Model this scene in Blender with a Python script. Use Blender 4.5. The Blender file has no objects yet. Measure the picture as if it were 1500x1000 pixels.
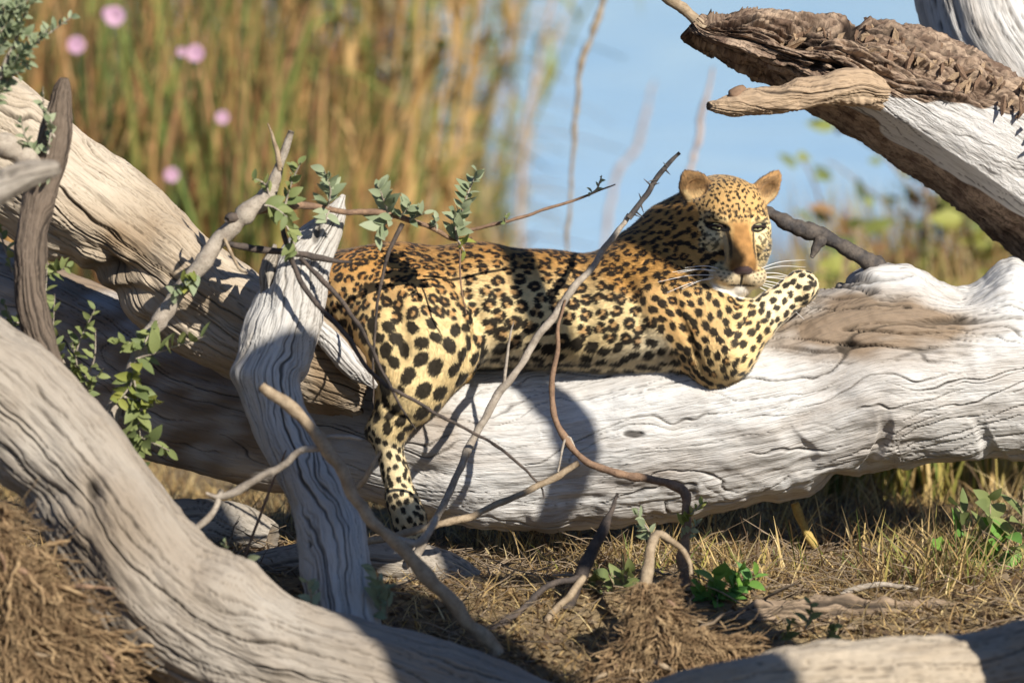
import bpy, math, random
import numpy as np
from mathutils import Vector, Matrix, Quaternion

SC = bpy.context.scene
COL = SC.collection
random.seed(7)
rng = np.random.default_rng(11)

# ------------------------------------------------------------------ camera
CAM_D, CAM_H, PITCH, LENS = 14.0, 1.8, math.radians(5.0), 187.3
cam_d = bpy.data.cameras.new('camera')
cam = bpy.data.objects.new('camera', cam_d)
COL.objects.link(cam)
cam.location = (0, -CAM_D, CAM_H)
cam.rotation_euler = (math.pi / 2 - PITCH, 0, 0)
cam_d.lens = LENS
cam_d.sensor_width = 36
cam_d.clip_start = 0.5
cam_d.clip_end = 3000
cam_d.dof.use_dof = True
cam_d.dof.focus_distance = 14.0
cam_d.dof.aperture_fstop = 1.95
SC.camera = cam

# ------------------------------------------------------------------ sky, sun, exposure
SUN_AZ, SUN_EL = math.radians(35), math.radians(32)      # azimuth: to the right of the camera's back
S = np.array([math.cos(SUN_EL) * math.sin(SUN_AZ), -math.cos(SUN_EL) * math.cos(SUN_AZ), math.sin(SUN_EL)])
w = bpy.data.worlds.new('World')
SC.world = w
w.use_nodes = True
nt = w.node_tree
for n in list(nt.nodes):
    nt.nodes.remove(n)
sky = nt.nodes.new('ShaderNodeTexSky')
sky.sky_type = 'NISHITA'
sky.sun_disc = False
sky.sun_elevation = SUN_EL
sky.sun_rotation = math.atan2(S[0], S[1])
sky.air_density = 1.0
sky.dust_density = 0.3
sky.ozone_density = 3.0
bg = nt.nodes.new('ShaderNodeBackground')
bg.inputs[1].default_value = 0.05
ow = nt.nodes.new('ShaderNodeOutputWorld')
tint = nt.nodes.new('ShaderNodeMix')
tint.data_type = 'RGBA'; tint.blend_type = 'MULTIPLY'
tint.inputs[0].default_value = 1.0
tint.inputs[7].default_value = (0.80, 0.96, 1.22, 1)          # deep clear dry-season blue
nt.links.new(sky.outputs[0], tint.inputs[6])
nt.links.new(tint.outputs[2], bg.inputs[0])
nt.links.new(bg.outputs[0], ow.inputs[0])
sun_d = bpy.data.lights.new('sun', 'SUN')
sun_d.energy = 5.0
sun_d.angle = math.radians(0.53)
sun_d.color = (1.0, 0.94, 0.83)
sun = bpy.data.objects.new('sun', sun_d)
COL.objects.link(sun)
sun.rotation_euler = Vector(S).to_track_quat('Z', 'Y').to_euler()
SC.view_settings.view_transform = 'Standard'
SC.view_settings.look = 'None'
SC.view_settings.gamma = 1
SC.view_settings.exposure = 0.5
SC.view_settings.use_curve_mapping = False
SC.cycles.use_denoising = True
SC.cycles.max_bounces = 5
SC.cycles.diffuse_bounces = 3

# ------------------------------------------------------------------ pixel <-> place
CAMP = np.array([0, -CAM_D, CAM_H])
FWD = np.array([0, math.cos(PITCH), -math.sin(PITCH)])
UP = np.array([0, math.sin(PITCH), math.cos(PITCH)])
HW = 18.0 / LENS

def P(px, py, y=0.0):
    r = FWD + np.array([1.0, 0, 0]) * ((px - 750) / 750 * HW) + UP * ((500 - py) / 750 * HW)
    return CAMP + r * ((y + CAM_D) / r[1])

def mpp(y=0.0):                       # metres in one photo pixel at depth y
    return (y + CAM_D) / math.cos(PITCH) * HW / 750

def to_px(v):
    d = np.asarray(v) - CAMP
    t = d @ FWD
    return 750 + d[..., 0] / t / HW * 750, 500 - (d @ UP) / t / HW * 750

# ------------------------------------------------------------------ noise
_pr = np.random.default_rng(3)
PERM = _pr.permutation(512).astype(np.int64)
GR = _pr.normal(size=(512, 3))
GR /= np.linalg.norm(GR, axis=1)[:, None]
GR = GR.astype(np.float32)

def pn(x, y, z, seed=0):
    x, y, z = [np.asarray(a, np.float32) for a in np.broadcast_arrays(x, y, z)]
    xi, yi, zi = np.floor(x), np.floor(y), np.floor(z)
    fx, fy, fz = x - xi, y - yi, z - zi
    xi, yi, zi = xi.astype(np.int64) + seed * 17, yi.astype(np.int64) + seed * 5, zi.astype(np.int64)
    u, v, ww = [t * t * t * (t * (t * 6 - 15) + 10) for t in (fx, fy, fz)]
    out = 0
    for i in (0, 1):
        for j in (0, 1):
            for k in (0, 1):
                g = GR[PERM[(PERM[(PERM[(xi + i) & 511] + yi + j) & 511] + zi + k) & 511]]
                d = g[..., 0] * (fx - i) + g[..., 1] * (fy - j) + g[..., 2] * (fz - k)
                out = out + d * (u if i else 1 - u) * (v if j else 1 - v) * (ww if k else 1 - ww)
    return out * 1.6

def fbm(x, y, z, o=4, seed=0, g=0.5):
    a, t = 1.0, 0
    for i in range(o):
        t = t + a * pn(x * 2 ** i, y * 2 ** i, z * 2 ** i, seed + i)
        a *= g
    return t

def sstep(a, b, x):
    t = np.clip((x - a) / (b - a), 0, 1)
    return t * t * (3 - 2 * t)

# ------------------------------------------------------------------ object helpers
def tag(o, label=None, cat=None, group=None, kind=None):
    if label: o['label'] = label
    if cat: o['category'] = cat
    if group: o['group'] = group
    if kind: o['kind'] = kind
    return o

def thing(name, loc, label, cat, group=None):
    o = bpy.data.objects.new(name, None)
    o.empty_display_size = 0.1
    COL.objects.link(o)
    o.location = Vector([float(c) for c in loc])
    return tag(o, label, cat, group)

def wloc(o):
    v = Vector((0, 0, 0))
    while o is not None:
        v = v + o.location
        o = o.parent
    return np.array(v)

def mesh_from(verts, faces, name):
    """verts (N,3); faces: (M,3|4) array or list of tuples"""
    me = bpy.data.meshes.new(name)
    verts = np.asarray(verts, np.float32)
    if isinstance(faces, np.ndarray):
        k = faces.shape[1]
        me.vertices.add(len(verts))
        me.vertices.foreach_set('co', verts.ravel())
        me.loops.add(faces.size)
        me.loops.foreach_set('vertex_index', faces.ravel().astype(np.int32))
        me.polygons.add(len(faces))
        me.polygons.foreach_set('loop_start', np.arange(0, faces.size, k, dtype=np.int32))
        me.polygons.foreach_set('use_smooth', np.ones(len(faces), bool))
        me.update(calc_edges=True)
    else:
        me.from_pydata(verts.tolist(), [], faces)
        me.polygons.foreach_set('use_smooth', np.ones(len(me.polygons), bool))
        me.update()
    return me

def mk(name, verts, faces, mat, parent=None, smooth=True, attrs=None, at=None):
    """one mesh object from world-space vertices"""
    verts = np.asarray(verts, np.float64)
    org = wloc(parent) if parent is not None else (np.asarray(at, float) if at is not None else np.zeros(3))
    me = mesh_from(verts - org, faces, name)
    if not smooth:
        me.polygons.foreach_set('use_smooth', np.zeros(len(me.polygons), bool))
    if attrs:
        for k, v in attrs.items():
            v = np.asarray(v, np.float32)
            if v.ndim == 1:
                a = me.attributes.new(k, 'FLOAT', 'POINT'); a.data.foreach_set('value', v)
            elif v.shape[1] == 3:
                a = me.attributes.new(k, 'FLOAT_VECTOR', 'POINT'); a.data.foreach_set('vector', v.ravel())
            else:
                a = me.attributes.new(k, 'FLOAT_COLOR', 'POINT'); a.data.foreach_set('color', v.ravel())
    if mat is not None:
        me.materials.append(mat)
    o = bpy.data.objects.new(name, me)
    COL.objects.link(o)
    if parent is not None:
        o.parent = parent
    elif at is not None:
        o.location = Vector([float(c) for c in org])
    return o

# ------------------------------------------------------------------ materials
class N:
    def __init__(self, name):
        self.m = bpy.data.materials.new(name)
        self.m.use_nodes = True
        self.t = self.m.node_tree
        self.b = self.t.nodes['Principled BSDF']
    def n(self, typ, **kw):
        x = self.t.nodes.new(typ)
        for k, v in kw.items():
            setattr(x, k, v)
        return x
    def l(self, a, b):
        self.t.links.new(a, b)
    def val(self, sock, v):
        if hasattr(v, 'node'): self.l(v, sock)
        else: sock.default_value = v
    def attr(self, name, out=2):
        return self.n('ShaderNodeAttribute', attribute_name=name).outputs[out]
    def noise(self, vec, scale=5.0, detail=4.0, rough=0.55, dist=0.0, stretch=None):
        if stretch is not None:
            mp = self.n('ShaderNodeVectorMath', operation='MULTIPLY')
            self.l(vec, mp.inputs[0]); mp.inputs[1].default_value = stretch
            vec = mp.outputs[0]
        x = self.n('ShaderNodeTexNoise')
        self.l(vec, x.inputs['Vector'])
        x.inputs['Scale'].default_value = scale; x.inputs['Detail'].default_value = detail
        x.inputs['Roughness'].default_value = rough; x.inputs['Distortion'].default_value = dist
        return x.outputs[0]
    def ramp(self, f, a, b):
        x = self.n('ShaderNodeMapRange'); x.clamp = True
        self.l(f, x.inputs[0]); x.inputs[1].default_value = a; x.inputs[2].default_value = b
        return x.outputs[0]
    def math(self, op, a, b=0.0):
        x = self.n('ShaderNodeMath', operation=op)
        self.val(x.inputs[0], a); self.val(x.inputs[1], b)
        return x.outputs[0]
    def mix(self, f, a, b, blend='MIX'):
        x = self.n('ShaderNodeMix', data_type='RGBA', blend_type=blend)
        self.val(x.inputs[0], f)
        for s, v in ((x.inputs[6], a), (x.inputs[7], b)):
            if hasattr(v, 'node'): self.l(v, s)
            else: s.default_value = (*v, 1)
        return x.outputs[2]
    def bump(self, h, strength=0.5, dist=0.01):
        x = self.n('ShaderNodeBump')
        x.inputs['Strength'].default_value = strength; x.inputs['Distance'].default_value = dist
        self.l(h, x.inputs['Height'])
        self.l(x.outputs[0], self.b.inputs['Normal'])
    def out(self, colour, rough=0.8, spec=0.3, **kw):
        self.val(self.b.inputs['Base Color'], colour if hasattr(colour, 'node') else (*colour, 1))
        self.b.inputs['Roughness'].default_value = rough
        self.b.inputs['Specular IOR Level'].default_value = spec
        for k, v in kw.items():
            self.b.inputs[k.replace('_', ' ')].default_value = v
        return self.m

def wood_mat(name, light, brown, dark, grain=1.0, fine=1.0):
    k = N(name)
    g = k.attr('grain', 1)
    tone, crack = k.attr('tone'), k.attr('crack')
    n1 = k.noise(g, 1.0, 5, 0.6, 0.4, (7, 120, 120))
    n2 = k.noise(g, 1.0, 4, 0.6, 0.2, (30, 300, 300))
    n3 = k.noise(g, 1.0, 4, 0.6, 0.3, (4, 12, 12))
    c = k.mix(tone, light, brown)
    c = k.mix(k.math('MULTIPLY', k.ramp(n3, 0.42, 0.72), 0.45), c, brown)
    c = k.mix(k.math('MULTIPLY', k.ramp(n1, 0.52, 0.76), 0.6 * grain), c, dark)
    c = k.mix(k.math('MULTIPLY', k.ramp(n2, 0.55, 0.8), 0.45 * fine), c, dark)
    c = k.mix(k.math('MULTIPLY', crack, 0.85), c, (dark[0] * .25, dark[1] * .25, dark[2] * .25))
    h = k.math('ADD', k.math('MULTIPLY', n1, -1.0), k.math('MULTIPLY', n2, -0.5))
    k.bump(h, 0.8, 0.007)
    return k.out(c, 0.85, 0.25)

M = {}
M['pale_wood'] = wood_mat('pale_wood', (0.69, 0.68, 0.665), (0.27, 0.20, 0.14), (0.16, 0.125, 0.095))
M['grey_wood'] = wood_mat('grey_wood', (0.40, 0.36, 0.31), (0.24, 0.185, 0.13), (0.15, 0.12, 0.09))
M['tan_wood'] = wood_mat('tan_wood', (0.53, 0.45, 0.35), (0.28, 0.20, 0.125), (0.16, 0.12, 0.08))
M['dark_wood'] = wood_mat('dark_wood', (0.22, 0.18, 0.14), (0.15, 0.11, 0.08), (0.05, 0.04, 0.03))
M['brown_bark'] = wood_mat('brown_bark', (0.34, 0.25, 0.17), (0.22, 0.15, 0.10), (0.06, 0.045, 0.035), 1.2)
M['grey_bark'] = wood_mat('grey_bark', (0.19, 0.145, 0.11), (0.12, 0.088, 0.063), (0.07, 0.055, 0.045), 1.2)

def plain(name, c1, c2, scale=8, rough=0.75, **kw):
    k = N(name)
    tc = k.n('ShaderNodeTexCoord').outputs['Object']
    c = k.mix(k.ramp(k.noise(tc, scale, 5), 0.38, 0.62), c1, c2)
    n2 = k.noise(tc, scale * 5, 5, .65)
    c = k.mix(k.math('MULTIPLY', k.ramp(n2, .5, .72), .6), c, (c2[0] * .35, c2[1] * .35, c2[2] * .35))
    k.bump(n2, .7, .004)
    return k.out(c, rough, 0.2, **kw)

M['twig_tan'] = plain('twig_tan', (0.40, 0.31, 0.21), (0.27, 0.20, 0.13), 40)
M['twig_grey'] = plain('twig_grey', (0.44, 0.38, 0.31), (0.30, 0.25, 0.20), 40)
M['twig_dark'] = plain('twig_dark', (0.11, 0.085, 0.07), (0.06, 0.05, 0.045), 40)
M['twig_brown'] = plain('twig_brown', (0.30, 0.19, 0.12), (0.19, 0.12, 0.08), 40)

def leaf_mat(name, c1, c2, trans=0.25):
    k = N(name)
    oi = k.n('ShaderNodeObjectInfo').outputs['Random']
    tc = k.n('ShaderNodeTexCoord').outputs['Object']
    c = k.mix(oi, c1, c2)
    c = k.mix(k.math('MULTIPLY', k.ramp(k.noise(tc, 60, 3), 0.4, 0.7), 0.35), c, (c2[0] * .7, c2[1] * .7, c2[2] * .7))
    k.out(c, 0.6, 0.3)
    tr = k.n('ShaderNodeBsdfTranslucent')
    k.l(c, tr.inputs[0])
    mx = k.n('ShaderNodeMixShader'); mx.inputs[0].default_value = trans
    k.l(k.b.outputs[0], mx.inputs[1]); k.l(tr.outputs[0], mx.inputs[2])
    k.l(mx.outputs[0], k.t.nodes['Material Output'].inputs[0])
    return k.m

M['leaf_grey'] = leaf_mat('leaf_grey', (0.36, 0.40, 0.25), (0.22, 0.27, 0.15))
M['leaf_green'] = leaf_mat('leaf_green', (0.27, 0.30, 0.11), (0.15, 0.19, 0.07))
M['leaf_yellow'] = leaf_mat('leaf_yellow', (0.36, 0.36, 0.08), (0.20, 0.24, 0.06))
M['leaf_bright'] = leaf_mat('leaf_bright', (0.20, 0.36, 0.06), (0.10, 0.24, 0.06))
M['petal'] = leaf_mat('petal', (0.80, 0.50, 0.66), (0.72, 0.42, 0.60), 0.35)

def blade_mat(name, trans=0.3):              # colour carried per blade
    k = N(name)
    c = k.attr('col', 0)
    k.out(c, 0.65, 0.3)
    tr = k.n('ShaderNodeBsdfTranslucent')
    k.l(c, tr.inputs[0])
    mx = k.n('ShaderNodeMixShader'); mx.inputs[0].default_value = trans
    k.l(k.b.outputs[0], mx.inputs[1]); k.l(tr.outputs[0], mx.inputs[2])
    k.l(mx.outputs[0], k.t.nodes['Material Output'].inputs[0])
    return k.m
M['blade'] = blade_mat('blade')

def skin_mat(name, rough=0.7, sheen=0.15):
    k = N(name)
    k.out(k.attr('col', 0), rough, 0.2)
    k.b.inputs['Sheen Weight'].default_value = sheen
    return k.m
M['coat'] = skin_mat('coat')

k = N('ground')
tc = k.n('ShaderNodeTexCoord').outputs['Object']
c = k.mix(k.ramp(k.noise(tc, 3, 6), 0.35, 0.65), (0.20, 0.145, 0.085), (0.29, 0.215, 0.12))
c = k.mix(k.math('MULTIPLY', k.ramp(k.noise(tc, 40, 4), 0.5, 0.7), 0.6), c, (0.11, 0.08, 0.05))
k.bump(k.noise(tc, 60, 5), 0.8, 0.02)
M['ground'] = k.out(c, 0.95, 0.1)

k = N('water')
tc = k.n('ShaderNodeTexCoord').outputs['Object']
wn = k.noise(tc, 1.0, 4, 0.6, 0.0, (1.6, 0.9, 1))
k.bump(wn, 0.55, 0.12)
wc = k.mix(k.ramp(k.noise(tc, 1.0, 4, .6, .5, (.35, .12, 1)), .35, .65), (0.34, 0.58, 0.88), (0.58, 0.77, 0.92))
M['water'] = k.out(wc, 0.12, 0.5)
M['water'].node_tree.nodes['Principled BSDF'].inputs['IOR'].default_value = 1.33

# ------------------------------------------------------------------ spline tubes
def spline(pts, n):
    pts = np.asarray(pts, float)
    q = np.vstack([2 * pts[0] - pts[1], pts, 2 * pts[-1] - pts[-2]])
    d = np.linalg.norm(np.diff(pts[:, :3], axis=0), axis=1)
    cum = np.concatenate([[0], np.cumsum(d)])
    s = np.linspace(0, cum[-1], n)
    i = np.clip(np.searchsorted(cum, s, side='right') - 1, 0, len(pts) - 2)
    t = ((s - cum[i]) / np.maximum(d[i], 1e-9))[:, None]
    p0, p1, p2, p3 = q[i], q[i + 1], q[i + 2], q[i + 3]
    r = 0.5 * ((2 * p1) + (-p0 + p2) * t + (2 * p0 - 5 * p1 + 4 * p2 - p3) * t ** 2 + (-p0 + 3 * p1 - 3 * p2 + p3) * t ** 3)
    return r, s

def frames(c, ref=(0, -1, 0)):
    t = np.gradient(c, axis=0)
    t /= np.linalg.norm(t, axis=1)[:, None]
    ref = np.asarray(ref, float)
    e1 = ref - (t @ ref)[:, None] * t
    e1 /= np.linalg.norm(e1, axis=1)[:, None]
    return t, e1, np.cross(t, e1)

def pxpts(pts):
    """(px, py, depth, radius in px) -> world points with radius in metres"""
    return np.array([[*P(a, b, y), r * mpp(y)] for a, b, y, r in pts])

def grid_faces(nu, nv, wrap=True):
    i, j = np.meshgrid(np.arange(nu - 1), np.arange(nv if wrap else nv - 1), indexing='ij')
    j2 = (j + 1) % nv
    return np.stack([i * nv + j, i * nv + j2, (i + 1) * nv + j2, (i + 1) * nv + j], -1).reshape(-1, 4)

def log(name, pts, mat, parent, nu=400, nv=200, lump=0.06, lumpf=3.0, crack=0.010, crackf=11.0, crackw=0.055,
        flute=0.02, rag=0.0, seed=0, disp=None, tone=None, front=1.25, jag0=0.0, jag1=0.0, world=False, ref=(0, -1, 0), twist=0.0, post=None, fines=.4, wave=1.0):
    """a weathered log: lumpy tube with flutes and cracks running along the grain; pts carry radius"""
    pts = np.asarray(pts, float) if world else pxpts(pts)
    c, s = spline(pts, nu)
    r, c = np.maximum(c[:, 3], 0.002), c[:, :3]
    t, e1, e2 = frames(c, ref)
    v = np.linspace(-1, 1, nv, endpoint=False)
    th = np.pi * np.sign(v) * np.abs(v) ** front
    ss, tt = np.meshgrid(s, th, indexing='ij')
    R = r[:, None]
    ca, sa = np.cos(tt), np.sin(tt)
    gx, gy, gz = ss, ca * R, sa * R                     # grain space: along, and around
    if twist:
        a2 = tt + ss * twist
        gy, gz = np.cos(a2) * R, np.sin(a2) * R
    wy = pn(gx * 1.8, gy * 5, gz * 5, seed + 3) * 0.05
    wz = pn(gx * 1.8 + 9, gy * 5, gz * 5, seed + 4) * 0.05
    d = R * lump * fbm(gx * lumpf, gy * lumpf * 1.6, gz * lumpf * 1.6, 4, seed)
    d = d + R * flute * fbm(gx * 2.0, (gy + wy) * 22, (gz + wz) * 22, 3, seed + 9)
    cr = np.zeros_like(ss)
    if crack:
        rm = float(r.mean())
        wl = tt * rm
        wrp = 0.055 * wave * fbm(ss * 1.6, wl * 3.5, 0.4, 3, seed + 3) + 0.006 * pn(ss * 22, wl * 30, .2, seed + 5)
        for f, wdt, amt, off, ms in ((crackf * 2.2, .0021, 1.0, 0, 1.3), (crackf * 4.6, .0015, .8, 40, 2.6), (crackf * 9.5, .0010, fines, 90, 4.0)):
            q = (wl + wrp) * f + off
            iq = np.floor(q)
            jt = 0.34 * pn(iq * 3.7, .5, .5, seed + 8) + .10 * pn(ss * 5, iq * 2.3, .3, seed + 9)
            dq = np.abs(q - iq - .5 + jt) / f
            msk = sstep(-.05, .35, pn(ss * ms + iq * 7.31, iq * 3.17, .2, seed + 31))
            cc = (1 - sstep(.3, 1.0, dq / (wdt * (crackw / .05) * np.maximum(msk, .05) * 1.6))) * (msk > .02)
            cr = np.maximum(cr, cc * amt * (.4 + .6 * msk))
        d = d - crack * cr
        # worm holes and checks
        hn = pn(gx * 18, gy * 26, gz * 26, seed + 55)
        hol = sstep(0.78, 0.95, hn)
        cr = np.maximum(cr, hol); d = d - 0.006 * hol
    if rag:
        d = d + rag * fbm(gx * 14, gy * 26, gz * 26, 4, seed + 70)
    if jag0 or jag1:                                      # splintered ends
        jn = fbm(gy * 30, gz * 30, 0.3, 3, seed + 80)
        L = s[-1]
        if jag1:
            sh = jag1 * (0.5 + 0.9 * jn) * sstep(L - jag1 * 2.2, L, ss)
            gx = gx - 0; c_sh1 = sh
        else: c_sh1 = 0
        c_sh0 = jag0 * (0.5 + 0.9 * jn) * (1 - sstep(0, jag0 * 2.2, ss)) if jag0 else 0
        along = c_sh0 - c_sh1
    else:
        along = 0
    pos0 = c[:, None] + (ca[..., None] * e1[:, None] + sa[..., None] * e2[:, None]) * R[..., None]
    if disp is not None:
        dd = disp(pos0, ss, tt, R)
        if isinstance(dd, tuple):
            cr = np.clip(np.maximum(cr, dd[1]), 0, 1); dd = dd[0]
        d = d + dd
    V = c[:, None] + (ca[..., None] * e1[:, None] + sa[..., None] * e2[:, None]) * (R + d)[..., None]
    if not np.isscalar(along):
        V = V + t[:, None] * along[..., None]
    tn = np.clip(0.15 + 0.35 * fbm(gx * 2, gy * 4, gz * 4, 3, seed + 90), 0, 1)
    if tone is not None:
        tn = np.clip(tn + tone(V, ss, tt), 0, 1)
    if post is not None:
        V = post(V)
    V = V.reshape(-1, 3)
    F = grid_faces(nu, nv)
    # sunken end caps
    caps, cv = [], []
    n0 = len(V)
    for ei, (ring, sg) in enumerate(((0, 1), (nu - 1, -1))):
        base = ring * nv
        rv = V[base:base + nv]
        ctr = rv.mean(0) + t[ring] * sg * 0.35 * r[ring]
        inner = ctr + (rv - rv.mean(0)) * 0.55
        b2 = n0 + len(cv) 
        cv.extend(inner.tolist())
        jj = np.arange(nv); j2 = (jj + 1) % nv
        q = np.stack([base + jj, base + j2, b2 + j2, b2 + jj], -1)
        caps.append(q if ei else q[:, ::-1])
        ci = n0 + len(cv); cv.append(ctr.tolist())
        q = np.stack([b2 + jj, b2 + j2, np.full(nv, ci), np.full(nv, ci)], -1)
        caps.append(q)
    ne = len(cv)
    V = np.vstack([V, cv])
    tri = [x[:, :3] for x in caps if (x[:, 2] == x[:, 3]).all()]
    quad = [x for x in caps if not (x[:, 2] == x[:, 3]).all()]
    F = np.vstack([F] + quad)
    for x in tri:      # fans as quads with the ring's pairs
        m = len(x) // 2 * 2
        F = np.vstack([F, np.stack([x[0:m:2, 0], x[0:m:2, 1], x[1:m:2, 1], x[0:m:2, 2]], -1)])
    ext = lambda a, val: np.concatenate([a.ravel(), np.full(ne, val)])
    grain = np.stack([ext(gx, 0.0), ext(gy, 0.0), ext(gz, 0.0)], -1)
    grain[-ne:] = (V[-ne:] - V[0]) 
    return mk(name, V, F, mat, parent, attrs={'crack': ext(cr, 0.3), 'tone': ext(tn, 0.8), 'grain': grain})

def tube_geo(pts, nu=None, nv=7, wob=0.10, seed=0, tip=True):
    pts = np.asarray(pts, float)
    L = np.linalg.norm(np.diff(pts[:, :3], axis=0), axis=1).sum()
    nu = nu or int(np.clip(L / 0.012, 6, 160))
    c, s = spline(pts, nu)
    r, c = np.maximum(c[:, 3], 0.0004), c[:, :3].copy()
    rm = r.mean()
    for a in range(3):
        c[:, a] += (pn(s * 11, a * 7.3, seed + 0.5, seed) * min(0.009, rm * 1.2) + pn(s * 28, a * 5.1, seed + 2.5, seed) * min(0.003, rm * .5))
    r = r * (1 + wob * 2 * pn(s * 30, 0.5, seed + .3, seed) + wob * 2.2 * np.maximum(0, pn(s * 14, 3.5, seed + .7, seed + 2)) ** 2 + wob * .8 * pn(s * 90, 1.5, .3, seed))
    ref = (0, -1, 0) if abs((c[-1] - c[0])[1]) < 0.9 * np.linalg.norm(c[-1] - c[0]) else (1, 0, 0)
    t, e1, e2 = frames(c, ref)
    th = np.linspace(0, 2 * np.pi, nv, endpoint=False)
    V = c[:, None] + (np.cos(th)[None, :, None] * e1[:, None] + np.sin(th)[None, :, None] * e2[:, None]) * r[:, None, None]
    V = V.reshape(-1, 3)
    F = [tuple(f) for f in grid_faces(nu, nv).tolist()]
    F.append(tuple(range(nv))); F.append(tuple(range(nu * nv - 1, nu * nv - nv - 1, -1)))
    return V, F

def twig(name, pts, mat, parent=None, at=None, seed=0, nv=7, world=False, wob=0.1):
    V, F = tube_geo(pts if world else pxpts(pts), None, nv, wob, seed)
    return mk(name, V, F, mat, parent, at=at)

def strands(p0, p1, p2, w0, w2, m=7, sides=4, wig=.004, seed=0):
    """many thin curved strands at once (n,3 control points)"""
    n = len(p0)
    rs = np.random.default_rng(seed)
    t = np.linspace(0, 1, m)[None, :, None]
    c = p0[:, None] * (1 - t) ** 2 + p1[:, None] * 2 * t * (1 - t) + p2[:, None] * t ** 2
    c = c + rs.normal(size=c.shape) * wig * (t * (1 - t) * 4)
    r = (w0[:, None] + (w2 - w0)[:, None] * t[0, :, 0][None]) * rs.uniform(.75, 1.3, (n, m))
    d = np.gradient(c, axis=1); d /= np.linalg.norm(d, axis=2)[..., None] + 1e-9
    ref = np.array([.31, -.9, .29])
    e1 = np.cross(d, ref); e1 /= np.linalg.norm(e1, axis=2)[..., None] + 1e-9
    e2 = np.cross(d, e1)
    a = np.arange(sides) * 2 * np.pi / sides
    V = c[:, :, None] + (np.cos(a)[:, None] * e1[:, :, None] + np.sin(a)[:, None] * e2[:, :, None]) * r[:, :, None, None]
    F = grid_faces(m, sides)
    F = (F[None] + (np.arange(n) * m * sides)[:, None, None]).reshape(-1, 4)
    return V.reshape(-1, 3), F

# ------------------------------------------------------------------ leaves (each an object sharing a mesh)
def leaf_mesh(name, l=1.0, w_=0.36, fold=0.18, curl=0.12, n=5):
    V, F = [], []
    for i in range(n + 1):
        t = i / n
        hw = w_ * math.sin(math.pi * min(1, t * 0.93 + 0.07)) ** 0.8 * (1 - 0.25 * t)
        z = -curl * t * t
        V += [(-hw, t * l, z + fold * hw), (0, t * l, z), (hw, t * l, z + fold * hw)]
    for i in range(n):
        a = 3 * i
        F += [(a, a + 1, a + 4, a + 3), (a + 1, a + 2, a + 5, a + 4)]
    me = bpy.data.meshes.new(name)
    me.from_pydata(V, [], F)
    me.polygons.foreach_set('use_smooth', np.ones(len(me.polygons), bool))
    return me
LEAF = {}
for k_ in ('leaf_grey', 'leaf_green', 'leaf_yellow', 'leaf_bright'):
    for v_ in range(3):
        me = leaf_mesh('leaf', 1, 0.22 + 0.05 * v_, 0.25, 0.08 + 0.12 * v_)
        me.materials.append(M[k_])
        LEAF[k_, v_] = me

def put_leaf(kind, pos, d, size, parent, roll=None):
    o = bpy.data.objects.new('leaf', LEAF[kind, random.randrange(3)])
    COL.objects.link(o)
    o.parent = parent
    d = Vector(d).normalized()
    nz_ = Vector((random.gauss(.3, .5), random.gauss(-.9, .4), random.gauss(.5, .5)))
    xz = d.cross(nz_).normalized()
    q = Matrix((xz, d, xz.cross(d))).transposed().to_quaternion()
    o.location = Vector([float(a) for a in (np.asarray(pos) - wloc(parent))])
    o.rotation_mode = 'QUATERNION'
    o.rotation_quaternion = q
    o.scale = (size,) * 3
    return o

def sprig(parent, a, b, y0, y1, nleaf, size, kind, spread=0.9, r=1.6, mat='twig_grey', bend=0.12, seed=0):
    """leafy shoot from pixel a to pixel b; a stem part with leaf sub-parts"""
    rnd = random.Random(seed + int(a[0]) * 3 + int(a[1]))
    p0, p1 = P(*a, y0), P(*b, y1)
    mid = (p0 + p1) / 2 + np.array([rnd.uniform(-1, 1), 0, rnd.uniform(-1, 1)]) * bend * np.linalg.norm(p1 - p0)
    m_ = mpp(y0)
    pts = np.array([[*p0, r * m_], [*mid, r * .8 * m_], [*p1, r * .5 * m_]])
    st = twig('shoot', pts, M[mat], parent, world=True, seed=seed)
    c, s = spline(pts, 40)
    ax = (p1 - p0) / np.linalg.norm(p1 - p0)
    nleaf = int(nleaf * 1.4)
    for i in range(nleaf):
        t = (i + 0.6) / nleaf
        q = c[int(t * 39), :3]
        rd = np.array([rnd.gauss(0, 1), rnd.gauss(0, 1) - 0.4, rnd.gauss(0, 0.7)])
        rd -= ax * (rd @ ax); rd /= np.linalg.norm(rd)
        d = ax * rnd.uniform(0.3, 0.9) + rd * spread + np.array([0, 0, 0.15])
        put_leaf(kind, q, d, size * 1.25 * m_ * rnd.uniform(0.7, 1.25) * (1.1 - 0.35 * t), st)
    return st

# ------------------------------------------------------------------ ground
def gz(x, y):
    x = np.asarray(x, float); y = np.asarray(y, float)
    z = 0.035 * fbm(x * 1.1, y * 1.1, 0.5, 4, 2)
    z = z - 0.30 * sstep(-0.35, -1.35, y)
    z = z - 0.02 * np.clip(y, 0, 5)
    z = z - 0.9 * sstep(11.5, 15.5, y + 0.5 * pn(x * .4, 0.3, 0.7, 5)) 
    z = z + 1.6 * sstep(330, 420, y)
    return z

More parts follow.
